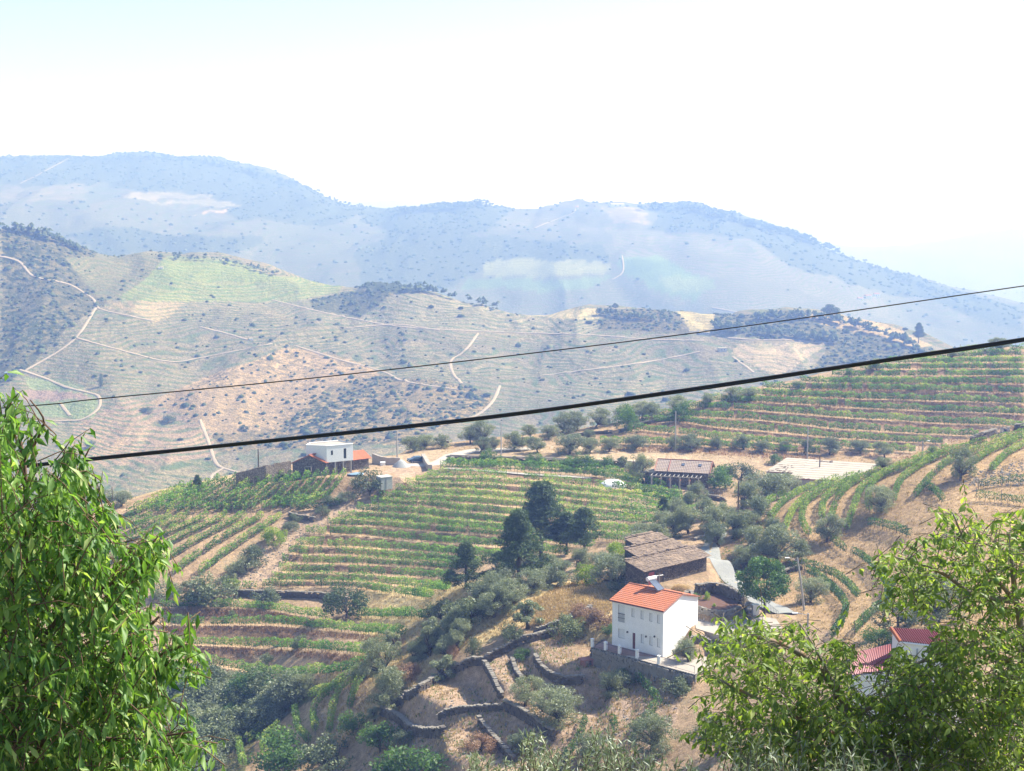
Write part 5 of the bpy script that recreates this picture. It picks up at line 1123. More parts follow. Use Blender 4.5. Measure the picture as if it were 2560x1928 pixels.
for nm, p, q in (('ridge_tile', (-.4, TWd/2, 5.22), (TL+.4, TWd/2, 5.22)), ('verge', (-.4, -.4, 3.35), (-.4, TWd/2, 5.2)), ('verge', (TL+.4, -.4, 3.35), (TL+.4, TWd/2, 5.2)), ('verge', (TL+.4, TWd+.4, 3.35), (TL+.4, TWd/2, 5.2)), ('roof_seam', (2.5, -.4, 3.4), (2.5, TWd/2, 5.2))):
    mb = MB(); mb.tube([p, q], .1, 6); link(nm, mb.mesh(nm, 'ridge_red'), T_)
for x in (5.4, 9.0):
    mb = MB(); mb.box((x, TWd*.28, 3.4 + TWd*.28*math.tan(a_) + .12), (.7, .95, .1), 0, Matrix.Rotation(a_, 3, 'X')); link('skylight', mb.mesh('skylight', 'dark_metal'), T_)
    mb = MB(); mb.box((x, TWd*.28, 3.4 + TWd*.28*math.tan(a_) + .175), (.56, .8, .04), 0, Matrix.Rotation(a_, 3, 'X')); link('skylight_glass', mb.mesh('skylight_glass', 'solar_glass'), T_)
mb = MB(); mb.box((-1.6, 2.5, 2.7), (2.6, 3.5, .2)); link('lean_to_roof', mb.mesh('lean_to_roof', 'fibre_cement'), T_); mb = MB(); mb.box((-1.6, 2.5, 1.3), (2.2, 3.0, 2.6)); link('lean_to', mb.mesh('lean_to', 'schist_wall'), T_)
PG = thing('pergola', 'grey pergola of thin beams and granite posts before the tiled house', 'pergola', (tx, ty, TZ), trz)
for k in range(6):
    mb = MB(); x = -.6 + k * 2.0; mb.box((x, -2.6, 1.2), (.26, .26, 2.6)); link('post', mb.mesh('post', 'granite'), PG)
mb = MB(); mb.box((4.4, -2.6, 2.57), (10.8, .14, .14)); link('cross_beam', mb.mesh('cross_beam', 'granite'), PG)
for k in range(12):
    mb = MB(); mb.box((-.7 + k * .95, -1.4, 2.7), (.13, 3.2, .12)); link('beam', mb.mesh('beam', 'granite'), PG)
for k, x in enumerate((1.2, 3.3, 5.4, 7.4)):
    mb = MB(); mb.tube([(0, 0, 0), (0, 0, .02), (0, 0, .28)], [.12, .2, .27], 8); mb.tube([(0, 0, .28), (0, 0, .75)], .012, 3); M_ = Matrix.Translation((tx, ty, TZ)) @ Matrix.Rotation(trz, 4, 'Z')
    thing('hanging_pot', f'reddish flower pot hanging under the pergola, {NTH[k]} from the left', 'flower pot', M_ @ Vector((x, -2.2, 1.7)), 0, 'pots hanging in the pergola', mb.mesh('hanging_pot', 'terracotta'))
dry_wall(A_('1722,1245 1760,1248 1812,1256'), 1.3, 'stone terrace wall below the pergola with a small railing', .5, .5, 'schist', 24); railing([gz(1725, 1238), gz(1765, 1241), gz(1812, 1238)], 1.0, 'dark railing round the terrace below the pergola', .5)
mb = MB(); mb.box((0, 0, .4), (1.0, .8, .08)); mb.box((0, .35, .75), (1.0, .08, .6))
for sx in (-.42, .42):
    for sy in (-.3, .3): mb.box((sx, sy, .2), (.06, .06, .4))
thing('garden_bench', 'pale garden bench on the terrace under the bright bush', 'bench', gz(1778, 1236), .4, None, mb.mesh('garden_bench', 'granite'))
# ------------------------------------------------------------------ warehouse
wz = lambda u, v, h: (*at_z(u, v, WZ + h), WZ + h)
WH = thing('warehouse', 'long low warehouse with pale sheet roof and grey walls', 'warehouse')
rf = [wz(1914, 1180, 2.75), wz(1984, 1183, 2.7), wz(1965, 1197, 2.4), wz(2140, 1204, 2.4), wz(2215, 1162, 3.9), wz(1968, 1145, 4.1)]
def ribbed(P, n, m, mat, parent, name, amp=.025):
    A, B, C_, D_ = [np.array(p) for p in P]; s = np.linspace(0, 1, n*4+1); V = []
    for j in range(m):
        for t in (j/m, (j+1)/m):
            p = (A[None]*(1-s[:, None]) + B[None]*s[:, None])*(1-t) + (D_[None]*(1-s[:, None]) + C_[None]*s[:, None])*t; p[:, 2] += np.cos(s*n*2*np.pi)*amp + (.05 if t == j/m else 0) + .08; V.append(p)
    V = np.array(V); k = np.arange(V.shape[0]*V.shape[1]).reshape(V.shape[0], -1); q = np.stack([k[:-1, :-1], k[:-1, 1:], k[1:, 1:], k[1:, :-1]], -1).reshape(-1, 4); link(name, mesh_np(name, V.reshape(-1, 3), q, mat), parent)
lerp = lambda a, c, t: tuple(a[i] + (c[i]-a[i])*t for i in range(3))
bk0, bk1 = rf[5], rf[4]; tm = .25; mid_b = lerp(bk0, bk1, tm)
ribbed([rf[0], rf[1], mid_b, bk0], 18, 8, 'fibre_cement', WH, 'roof_sheet'); fr = rf[2]; ribbed([fr, rf[3], bk1, mid_b], 46, 9, 'fibre_cement', WH, 'roof_sheet')
mb = MB()
for P in ([rf[0], rf[1], mid_b, bk0], [fr, rf[3], bk1, mid_b]):
    c_ = np.mean(P, axis=0); Q_ = [tuple(c_ + (np.array(p) - c_) * .965) for p in P]; mb.prism([q[:2] for q in Q_], WZ - 1.5, [q[2] - .12 for q in Q_])
link('wall', mb.mesh('wall', 'grey_plaster'), WH); mb = MB()
for a, c in ((rf[0], rf[1]), (fr, rf[3])): mb.tube([a, c], .09, 5)
link('eave_edge', mb.mesh('eave_edge', 'ridge_red'), WH); mb = MB(); rg = np.random.default_rng(4)
for k in range(46):
    if k < 22: p = lerp(lerp(rf[0], rf[1], rg.random()*.9), lerp(bk0, mid_b, rg.random()), rg.uniform(.02, .5) if k % 2 else rg.uniform(0, .08))
    elif k < 34: p = lerp(lerp(bk0, bk1, rg.uniform(.3, .5)), lerp(fr, rf[3], .3), rg.uniform(.03, .1))
    else: p = lerp(fr, rf[3], rg.uniform(0, .5))
    mb.box((p[0], p[1], p[2] + .17), (rg.uniform(.2, .9), .25, .07), rg.uniform(0, 1))
link('roof_debris', mb.mesh('roof_debris', 'slate'), WH, kind='stuff')
# ------------------------------------------------------------------ stone house with the white box
bz = lambda u, v, h=0: (*at_z(u, v, BZ + h), BZ + h)
SB = thing('stone_house', 'rustic stone house with a gabled red tiled roof', 'house'); a, c = Vector(bz(732, 1192)), Vector(bz(815, 1189)); dv = c - a; Ls = dv.length; ex = dv.normalized(); dp = Vector((-ex.y, ex.x, 0)); dp = (dp * .66 + ex * .75).normalized(); DPT = 5.0
eh = 3.0; ap = 1.55; q = MB(); mid_ = a + ex * (Ls * .52)
prof = [(a, eh), (mid_, eh + ap), (c, eh - .15)]
pts = [a, c] + [c + dp*DPT, a + dp*DPT]; hw = (2.5, 4.0, 1.0, 2.05)
z0 = Vector((0, 0, 1)); X0, X1, Z0_, Z1_ = hw
def qd(p): q.add(p, [(0, 1, 2, 3)])
for xa, xb, za, zb in ((0, X0, -1, eh - .15), (X1, Ls, -1, eh - .15), (X0, X1, -1, Z0_), (X0, X1, Z1_, eh - .15)): qd([a + ex*xa + z0*za, a + ex*xb + z0*za, a + ex*xb + z0*zb, a + ex*xa + z0*zb])
q.add([a + z0*(eh-.15), c + z0*(eh-.15), mid_ + z0*(eh+ap), a + z0*eh], [(0, 1, 2, 3)])
qd([c - z0, c + dp*DPT - z0, c + dp*DPT + z0*(eh-.15), c + z0*(eh-.15)]); qd([a + dp*DPT - z0, a - z0, a + z0*eh, a + dp*DPT + z0*eh]); link('stone_wall', q.mesh('stone_wall', 'schist_wall'), SB)
def facew(parent, o_, ex_, x0, x1, za, zb, nrm, fr_='granite', glass='window_glass'):
    m = MB(); e = nrm * .04; c0 = o_ + ex_*((x0+x1)/2) + z0*((za+zb)/2); aa = math.atan2(ex_.y, ex_.x); w_, h_ = x1-x0, zb-za
    m.box(c0 - nrm*.12, (w_, .05, h_), aa); w = link('window', m.mesh('window', glass), parent); m = MB(); t = .16
    for sx in (-1, 1): m.box(c0 + ex_*(sx*(w_/2 + t/2)) + e, (t, .16, h_ + 2*t), aa)
    for sz in (-1, 1): m.box(c0 + z0*(sz*(h_/2 + t/2)) + e, (w_, .16, t), aa)
    link('frame', m.mesh('frame', fr_), w); m = MB(); m.box(c0 - nrm*.07, (.05, .05, h_), aa); m.box(c0 - nrm*.07, (w_, .045, .05), aa); link('sash', m.mesh('sash', 'old_wood'), w)
nf = Vector((ex.y, -ex.x, 0)); facew(SB, a, ex, X0 + .15, X1 - .2, Z0_ + .1, Z1_ - .1, nf)
for s, (p, hgt) in enumerate(((a, eh), (c, eh - .15))):
    e2 = (mid_ + z0*(eh+ap)) - (p + z0*hgt); n2 = e2.length; d2 = e2.normalized(); tiled('roof', p + z0*hgt - d2*.3 - dp*.3, dp, d2, DPT + .4 if s == 0 else .9, n2 + .35, 'terracotta', SB, .3, .45, .025)
mb = MB(); mb.tube([mid_ + z0*(eh+ap+.15) - dp*.3, mid_ + z0*(eh+ap+.15) + dp*DPT], .12, 6); link('ridge_tile', mb.mesh('ridge_tile', 'ridge_red'), SB)
WB = thing('white_box_house', 'white flat roofed modern cube perched on the stone house', 'house'); bh = 3.65; k0, k1, k2 = Vector(bz(817, 1157, 2.75)), Vector(bz(883, 1150.5, 2.75)), Vector(bz(764, 1154.5, 2.75))
k2 = k0 + (k2 - k0).normalized() * 4.7; kb = k0 + Vector((-(k1-k0).y, (k1-k0).x, 0)).normalized() * 4.2; k3 = k1 + (k2 - k0) * .8 + Vector((0, 3, 0)); k2b = k2 + Vector((.5, 2.8, 0)); mb = MB()
W1 = (k1 - k0).length; e1 = (k1 - k0).normalized(); n1 = Vector((e1.y, -e1.x, 0)); hs = [(1.0, 1.45, 1.55, 2.55), (3.95, 4.55, .55, 2.75)]; xs = sorted({0, W1, *[h[0] for h in hs], *[h[1] for h in hs]})
for xa, xb in zip(xs[:-1], xs[1:]):
    hh = [h for h in hs if h[0] <= xa and xb <= h[1]]; rr = [(0, bh)] if not hh else [(0, hh[0][2]), (hh[0][3], bh)]
    for za, zb in rr: mb.add([k0 + e1*xa + z0*za, k0 + e1*xb + z0*za, k0 + e1*xb + z0*zb, k0 + e1*xa + z0*zb], [(0, 1, 2, 3)])
for p, r_ in ((k1, k3), (k3, k2b), (k2b, k2), (k2, k0)): mb.add([p, r_, r_ + z0*bh, p + z0*bh], [(0, 1, 2, 3)])
mb.add([k0, k1, k3, k2b, k2], [(4, 3, 2, 1, 0)]); link('wall', mb.mesh('wall', 'white_paint'), WB); mb = MB(); mb.add([p + z0*(bh - .12) for p in (k0, k1, k3, k2b, k2)], [(0, 1, 2, 3, 4)]); link('roof', mb.mesh('roof', 'pale_floor'), WB)
mb = MB()
for p, r_ in ((k0, k1), (k1, k3), (k3, k2b), (k2b, k2), (k2, k0)): mb.tube([p + z0*(bh+.02), r_ + z0*(bh+.02)], .09, 4)
link('parapet', mb.mesh('parapet', 'white_paint'), WB)
for h in hs:
    m = MB(); cc = k0 + e1*((h[0]+h[1])/2) + z0*((h[2]+h[3])/2) - n1*.15; m.box(cc, (h[1]-h[0], .04, h[3]-h[2]), math.atan2(e1.y, e1.x)); w = link('window', m.mesh('window', 'window_glass'), WB); m = MB()
    for sx in (-1, 1): m.box(cc + e1*(sx*(h[1]-h[0])/2) + n1*.07, (.06, .16, h[3]-h[2]), math.atan2(e1.y, e1.x))
    link('frame', m.mesh('frame', 'dark_metal'), w)
# lower stone wing under the box, its posts and red roof
LW = thing('stone_wing', 'stone wing with low red roof right of the white cube', 'house'); a2, c2 = Vector(bz(816, 1188)), Vector(bz(884, 1181)); e2 = (c2-a2).normalized(); n2 = Vector((e2.y, -e2.x, 0)); L2 = (c2-a2).length; back = -n2
q = MB(); q.box(a2 + e2*(L2/2) + back*1.2 + z0*1.2, (L2, .4, 3.1), math.atan2(e2.y, e2.x)); link('stone_wall', q.mesh('stone_wall', 'schist_wall'), LW)
facew(LW, a2 + back*1.0, e2, 1.7, 2.8, 1.0, 1.9, n2); facew(LW, a2 + back*1.0, e2, 4.2, 4.9, .9, 2.3, n2)
for x in (2.0, 3.9, 5.7): m = MB(); m.box(a2 + e2*x - back*.2 + z0*1.2, (.28, .28, 3.0), math.atan2(e2.y, e2.x)); link('post', m.mesh('post', 'granite'), LW)
a3, c3 = Vector(bz(884, 1176)), Vector(bz(922, 1171)); e3 = (c3-a3).normalized(); b3 = Vector((-e3.y, e3.x, 0)); L3 = (c3-a3).length; q = MB(); q.prism([tuple((a3)[:2]), tuple(c3[:2]), tuple((c3+b3*5)[:2]), tuple((a3+b3*5)[:2])], BZ - 1, BZ + 2.3); link('stone_wall', q.mesh('stone_wall', 'schist_wall'), LW)
tiled('roof', a3 - e3*.3 - b3*.4 + z0*2.3, e3, b3 + z0*.42, L3 + .8, 3.6, 'terracotta', LW, .3, .45, .025); link('gable_fill', (lambda m: (m.add([a3 + z0*2.3, a3 + b3*5 + z0*2.3, a3 + b3*3 + z0*3.6, c3 + z0*2.3, c3 + b3*5 + z0*2.3, c3 + b3*3 + z0*3.6], [(0, 2, 1), (3, 4, 5), (1, 2, 5, 4)]), m.mesh('gable_fill', 'schist_wall'))[1])(MB()), LW)
def bwall(pts, label, t=.5, mat='schist_wall', seed=0, name='ruined_wall', cat='stone wall'):
    r = thing(name, label, cat); mb = MB(); rg = np.random.default_rng(seed)
    for (p, h0), (q_, h1) in zip(pts[:-1], pts[1:]):
        p, q_ = Vector(p), Vector(q_); n = max(2, int((q_-p).length / .8)); d = (q_-p).normalized(); nn = Vector((-d.y, d.x, 0)) * t; J = rg.normal(size=n+1) * .08
        for k in range(n):
            u0, u1 = p.lerp(q_, k/n), p.lerp(q_, (k+1)/n); ha, hb2 = h0 + (h1-h0)*k/n + J[k], h0 + (h1-h0)*(k+1)/n + J[k+1]
            mb.prism([tuple(u0[:2]), tuple(u1[:2]), tuple((u1+nn)[:2]), tuple((u0+nn)[:2])], p.z - 4.5, [p.z + ha, p.z + hb2, p.z + hb2, p.z + ha])
    link('stonework', mb.mesh('stonework', mat), r); return r
bwall([(bz(591, 1203), 1.6), (bz(664, 1196), 2.7)], 'shadowed end wall of the roofless stone ruin', seed=1); bwall([(bz(665, 1195.5), 2.7), (bz(728, 1180), 2.4)], 'sunlit long wall of the roofless stone ruin', seed=2)
# yard things
mb = MB(); x, y = bz(967, 1203)[:2]; r = thing('concrete_tank', 'grey concrete box tank at the end of the stone yard', 'water tank', (x, y, BZ - 1.6), .55); mb.box((0, 1.2, 1.1), (2.6, 2.4, 2.6)); link('tank_body', mb.mesh('tank_body', 'concrete'), r); mb = MB(); mb.box((0, 1.2, 2.45), (2.75, 2.55, .12)); link('lid', mb.mesh('lid', 'concrete'), r); mb = MB(); mb.box((-.2, -.03, 1.1), (.06, .05, 2.3)); link('seam', mb.mesh('seam', 'dark_metal'), r)
mb = MB(); x, y = bz(889, 1190)[:2]; r = thing('covered_boat', 'small boat or trough under a blue white tarpaulin in the yard', 'boat', (x, y, BZ - .2), .1); mb.prism([(-1.8, 0), (-.9, -.6), (1.6, -.6), (1.6, .6), (-.9, .6)], 0, .6); link('hull', mb.mesh('hull', 'dark_metal'), r); mb = MB(); mb.add([(-1.9, 0, .62), (-.9, -.7, .6), (1.7, -.7, .6), (1.7, .7, .6), (-.9, .7, .6), (0, 0, 1.0), (1.3, 0, 1.0)], [(0, 1, 5), (1, 2, 6, 5), (2, 3, 6), (3, 4, 5, 6), (4, 0, 5)]); link('tarpaulin', mb.mesh('tarpaulin', 'tarp'), r)
def mound(u, v, wpx, h, label, mat):
    p = Vector(bz(u, v)); p.z = G(p.x, p.y); R = wpx * p.y / F / 2; rg = np.random.default_rng(3); V = [(0, 0, h)]; n = 18; Fc = []
    for j, (fr, fh) in enumerate(((.35, .72), (.7, .34), (1.0, -.1))):
        for i in range(n): a = 6.283*i/n; V.append((math.cos(a)*R*fr*(1+rg.normal()*.04), math.sin(a)*R*fr*.8, h*fh + rg.normal()*.04))
    Fc += [(0, 1+i, 1+(i+1) % n) for i in range(n)] + [(1+j*n+i, 1+(j+1)*n+i, 1+(j+1)*n+(i+1) % n, 1+j*n+(i+1) % n) for j in range(2) for i in range(n)]
    m = MB(); m.add(V, Fc); thing('gravel_heap', label, 'gravel heap', p, 0, None, m.mesh('gravel_heap', mat, True))
mound(1003, 1167, 50, 1.7, 'conical heap of grey gravel beside the farm road', 'gravel_grey')
mb = MB(); x, y, z = bz(957, 1163); mb.box((0, 0, .35), (1.0, .9, .7)); mb.box((0, 0, .73), (1.15, 1.0, .08)); thing('stone_block', 'white capped block lying left of the gravel heap', 'block', (x, y, G(x, y)), .3, None, mb.mesh('stone_block', 'white_paint'))
bwall([(bz(1053, 1146), 1.0), (bz(1070, 1174), .9)], 'pale sloping wall end between the car and the road', .9, 'pale_floor', 6, 'parapet_wall', 'wall'); bwall([(bz(930, 1145), 1.0), (bz(962, 1154), .9), (bz(1000, 1154), .8)], 'low rendered wall running behind the gravel heap', .5, 'pale_floor', 7, 'parapet_wall', 'wall')
# parked car
x, y, z = bz(1041, 1150); z = G(x, y); CR = thing('parked_car', 'dark blue hatchback parked on the farm road behind the pale wall', 'car', (x, y, z), .42)
pr = [(-2.05, .35), (-2.05, .75), (-1.9, .95), (-1.1, 1.02), (-.45, 1.42), (.9, 1.46), (1.6, 1.05), (2.0, .95), (2.05, .4)]; mb = MB(); n = len(pr)
mb.add([(px_, -.82 + (.14 if pz_ > 1.2 else 0), pz_) for px_, pz_ in pr] + [(px_, .82 - (.14 if pz_ > 1.2 else 0), pz_) for px_, pz_ in pr], [tuple(range(n)), tuple(range(2*n-1, n-1, -1))] + [(i, n+i, n+(i+1) % n, (i+1) % n) for i in range(n)])
link('body', mb.mesh('body', 'car_paint'), CR)
for sy in (-.80, .80):
    mb = MB(); mb.add([(-1.0, sy*1.005, 1.04), (1.45, sy*1.005, 1.06), (.85, sy*.86, 1.38), (-.42, sy*.86, 1.36)], [(0, 1, 2, 3)]); link('side_window', mb.mesh('side_window', 'window_glass'), CR)
    for x_ in (-1.3, 1.3):
        mb = MB(); mb.tube([(x_, sy - .08, .32), (x_, sy + .08, .32)], .32, 14); w = link('wheel', mb.mesh('wheel', 'rubber_black'), CR); mb = MB(); mb.tube([(x_, sy - .09, .32), (x_, sy + .09, .32)], .18, 10); link('rim', mb.mesh('rim', 'metal_grey'), w)
mb = MB(); mb.add([(-1.12, -.7, 1.04), (-1.12, .7, 1.04), (-.5, .6, 1.40), (-.5, -.6, 1.40)], [(0, 1, 2, 3)]); link('windscreen', mb.mesh('windscreen', 'solar_glass'), CR); mb = MB(); mb.add([(1.58, -.68, 1.08), (1.58, .68, 1.08), (.96, .6, 1.44), (.96, -.6, 1.44)], [(3, 2, 1, 0)]); link('rear_window', mb.mesh('rear_window', 'window_glass'), CR)
for sy in (-.6, .6): mb = MB(); mb.box((-2.04, sy, .72), (.06, .3, .16)); link('headlight', mb.mesh('headlight', 'white_paint'), CR)
# white dome tank
p = Vector(gz(1531, 1212)); mb = MB(); n = 22; R = 3.0; mb.add([(0, 0, 1.5)] + [(math.cos(6.283*i/n)*R*math.sin(f), math.sin(6.283*i/n)*R*math.sin(f), 1.5*math.cos(f)) for f in (.4, .8, 1.2, 1.57) for i in range(n)], [(0, 1+i, 1+(i+1) % n) for i in range(n)] + [(1+j*n+i, 1+(j+1)*n+i, 1+(j+1)*n+(i+1) % n, 1+j*n+(i+1) % n) for j in range(3) for i in range(n)])
DT = thing('dome_tank', 'white domed water tank above the dark vine pergola', 'water tank', p + Vector((0, 0, -.35))); link('dome', mb.mesh('dome', 'white_paint', True), DT); mb = MB(); mb.tube([(0, 0, -.9), (0, 0, .02)], R, 22); link('tank_wall', mb.mesh('tank_wall', 'concrete'), DT)
# ------------------------------------------------------------------ dry stone walls
for i, (s, h, l, sz) in enumerate((('956,1784 1013,1754 1089,1707 1146,1678 1204,1659 1251,1637 1299,1615 1340,1602 1394,1586', 1.35, 'main dry stone wall climbing from the olives to the scrubby bush', .5), ('1210,1668 1226,1694 1242,1726 1254,1751', 1.3, 'short dark wall dropping from the middle of the main wall', .5),
    ('1337,1653 1352,1678 1378,1698 1410,1708 1457,1708', 1.3, 'curved dry wall holding the terrace nearest the white house', .5), ('1096,1799 1127,1786 1172,1780 1226,1777 1261,1773', 1.0, 'low wavy dry wall across the middle of the lower terraces', .5), ('1261,1774 1299,1794 1330,1812 1362,1838 1387,1854', 1.7, 'thick dark dry wall left of the lone forked olive', .55),
    ('956,1786 998,1806 1029,1834 1077,1842 1108,1838', 1.5, 'dark rubble wall at the lower left end of the terraces', .6), ('1197,1808 1219,1836 1251,1874 1283,1908', 1.2, 'dry wall running down to the near olive twigs', .5), ('1280,1656 1292,1688 1308,1707', .9, 'short broken wall between two upper terraces', .45),
    ('590,1490 660,1492 740,1494 823,1498 870,1508', 1.5, 'long shaded rubble wall under the bottom row of the central vineyard', .5), ('722,1292 750,1298 785,1304', 1.2, 'little stone bank beside the stony track', .5), ('1120,1152 1200,1156 1300,1158 1400,1162 1500,1166 1600,1168', 1.5, 'long schist garden wall with pale coping below the farm road', .6),
    ('1423,1094 1485,1086 1530,1084', 1.0, 'low dark wall under the crest olives', .55), ('1550,1082 1600,1066 1650,1054 1690,1046', 1.1, 'dry wall capped with straw at the upper vineyard corner', .55), ('2425,1110 2470,1094 2503,1083 2560,1075', 1.6, 'dark rocky wall on the hill shoulder between two vineyards', .7),
    ('1950,1158 1700,1140 1830,1148', .01, '', 1), ('262,1298 330,1288 350,1280', .7, 'low stone line at the edge of the left vineyard', .5), ('1945,1440 1975,1430 2000,1424', .9, 'short broken wall under the widest olive', .6), ('960,1128 1000,1124 1060,1112 1120,1108', .8, 'low wall behind the car along the skyline road', .5),
    ('1790,1330 1760,1345 1735,1352', .6, 'low stones beside the top of the concrete track', .5), ('1340,1585 1400,1562 1480,1525', 1.0, 'dark fallen wall in the straw field left of the house', .55))):
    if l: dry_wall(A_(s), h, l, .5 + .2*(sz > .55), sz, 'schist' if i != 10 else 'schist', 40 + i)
q = resample(A_('1125,1154 1200,1157 1300,1159 1400,1163 1500,1167 1600,1169'), 12); X, Y = hit(q[:, 0], q[:, 1], fn=ground); zz = ground(X, Y) + 1.46; mb = MB(); mb.tube([Vector((x, y, z)) for x, y, z in zip(X, Y, zz)], .16, 4); thing('wall_coping', 'thin pale coping line topping the long schist wall', 'coping', (0, 0, 0), 0, None, mb.mesh('wall_coping', 'pale_floor'))
# ------------------------------------------------------------------ poles and lamps
def pole(u, v, hpx, r, label, mat='pole_concrete', lean=0, arm=None, name='utility_pole', cat='utility pole'):
    p = spot(u, v); h = hpx * p.y / F; o = thing(name, label, cat, p); mb = MB(); mb.tube([(0, 0, -.6), (lean*h*.5, 0, h*.5), (lean*h, 0, h)], [r*1.25, r, r*.8], 8); link('shaft', mb.mesh('shaft', mat), o)
    mb = MB(); mb.tube([(lean*h - .12, 0, h - .25), (lean*h + .12, 0, h - .25)], .05, 5); link('insulator', mb.mesh('insulator', 'metal_grey'), o)
    if arm:
        mb = MB(); mb.tube([(lean*h, 0, h*.94), (lean*h + arm*.7, 0, h*.99), (lean*h + arm, 0, h)], .035, 6); link('arm', mb.mesh('arm', 'metal_grey'), o); mb = MB(); mb.box((lean*h + arm*1.15, 0, h), (abs(arm)*.5, .26, .11)); link('lamp_head', mb.mesh('lamp_head', 'white_paint'), o)
    return o
pole(647, 1199, 78, .13, 'wooden pole rising before the stone ruin', 'pole_wood'); pole(993, 1148, 74, .15, 'pale concrete pole by the parked car'); pole(1253, 1137, 84, .14, 'pole among the skyline olives left of centre'); pole(1688, 1128, 102, .14, 'tall pole behind the tiled house ridge')
pole(2018, 1147, 84, .14, 'concrete pole behind the warehouse roof'); pole(2048, 1208, 70, .14, 'dark wooden pole in front of the warehouse roof', 'pole_wood'); pole(1845, 1286, 86, .13, 'slim wooden pole beside the large pale olive', 'pole_wood'); pole(283, 1299, 84, .08, 'thin dark pole standing on the left skyline', 'pole_wood')
pole(1949, 980, 22, .07, 'tiny pole on the crest of the upper vineyard', 'pole_wood'); pole(963, 1124, 32, .09, 'short pole left of the concrete pole on the skyline', 'pole_wood'); pole(2306, 1141, 40, .1, 'white street lamp at the hill foot under the upper vineyard', arm=.9, name='street_lamp', cat='street lamp')
pole(2012, 1526, 138, .13, 'leaning street lamp pole below the hedge-like vine rows', lean=-.165, arm=-1.2, name='street_lamp', cat='street lamp'); pole(2018, 1620, 92, .12, 'street lamp rising out of the walnut foliage', lean=0, arm=-1.4, name='street_lamp', cat='street lamp')
# ------------------------------------------------------------------ red roofed house at the right
RH_ = thing('red_roofed_house', 'white house with dark red ribbed roofs behind the walnut tree', 'house'); rzp = lambda u, v, z: (*at_z(u, v, z), z); ZE = -30.6
e0, e1_ = Vector(rzp(2250, 1607, ZE)), Vector(rzp(2385, 1622, ZE)); f0v, f1v = Vector(rzp(2226, 1572, ZE + .75)), Vector(rzp(2352, 1578, ZE + .75)); e0.z = e1_.z = ZE
ribbed([e0, e1_, f1v, f0v], 22, 1, 'red_sheet', RH_, 'roof', .03); mb = MB()
cN = (e0 + e1_ + f0v + f1v) / 4; Qn = [cN + (p - cN) * .93 for p in (e0, e1_, f1v, f0v)]; mb.prism([tuple(p[:2]) for p in Qn], RZ_ - 1, [p.z - .1 for p in Qn]); link('wall', mb.mesh('wall', 'white_wall'), RH_)
for k in range(9):
    mb = MB(); p = f0v.lerp(e0, (k+.5)/9); mb.tube([p + (e0-f0v)*-.05 + z0*.12, p + (e0-f0v)*.06 + z0*.1], [.12, .14], 7); link('verge_tile', mb.mesh('verge_tile', 'terracotta'), RH_)
mb = MB(); mb.tube([e0 + z0*.02, e1_ + z0*.02], .08, 6); link('gutter', mb.mesh('gutter', 'white_paint'), RH_)
g0, g1 = Qn[0], Qn[1]; gd = (g1-g0); gd.z = 0; gd = gd.normalized(); gn = Vector((gd.y, -gd.x, 0)); aa = math.atan2(gd.y, gd.x); uw = (at_z(2322, 1660, -33.4)); wp = g0 + gd * max(.6, min((Vector((uw[0], uw[1], 0)) - Vector((g0.x, g0.y, 0))).dot(gd), 9)); 
mb = MB(); mb.box((wp.x + gn.x*.03, wp.y + gn.y*.03, -33.2), (.95, .08, 1.6), aa); w = link('shutter_window', mb.mesh('shutter_window', 'green_paint'), RH_); mb = MB()
for k in range(9): mb.box((wp.x + gn.x*.09, wp.y + gn.y*.09, -33.9 + k*.17), (.85, .04, .05), aa)
link('slats', mb.mesh('slats', 'green_paint'), w); mb = MB(); mb.box((g0.x + gd.x*1.1 + gn.x*.06, g0.y + gd.y*1.1 + gn.y*.06, -35), (.1, .1, 8.2), aa); link('downpipe', mb.mesh('downpipe', 'grey_plaster'), RH_)
AX = thing('red_roofed_annex', 'lower annex with steep dark red ribbed roof left of the white house wall', 'house'); rv = lambda u, v, Y: Vector((float((u-1280)/F/slope_of(v)[1]*Y), Y, float(slope_of(v)[0]*Y))); A0, A1, A2, A3 = rv(2112, 1694, 95.5), rv(2234, 1676, 95.5), rv(2228, 1612, 98.5), rv(2144, 1632, 98.5)
ribbed([A0, A1, A2, A3], 20, 1, 'red_sheet', AX, 'roof', .03); cN = (A0+A1+A2+A3)/4; Qn = [cN + (p-cN)*.93 for p in (A0, A1, A2, A3)]; mb = MB(); mb.prism([tuple(p[:2]) for p in Qn], RZ_ - 1, [p.z - .1 for p in Qn]); link('wall', mb.mesh('wall', 'white_wall'), AX)
PO = thing('tiled_porch', 'small orange tiled porch against the white house near the walnut', 'porch'); b0, b1 = Vector(rzp(2278, 1716, -35.2)), Vector(rzp(2316, 1706, -35.2)); eb = (b1-b0).normalized(); bb_ = Vector((-eb.y, eb.x, 0)); tiled('roof', b0, eb, bb_ + z0*.35, (b1-b0).length + 1.2, 1.3, 'terracotta', PO, .25, .35, .025)
mb = MB(); mb.prism([tuple((b0+eb*.2+bb_*.2)[:2]), tuple((b1+eb*.8+bb_*.2)[:2]), tuple((b1+eb*.8+bb_*1.2)[:2]), tuple((b0+eb*.2+bb_*1.2)[:2])], RZ_ - 1, -35.3); link('wall', mb.mesh('wall', 'white_wall'), PO)
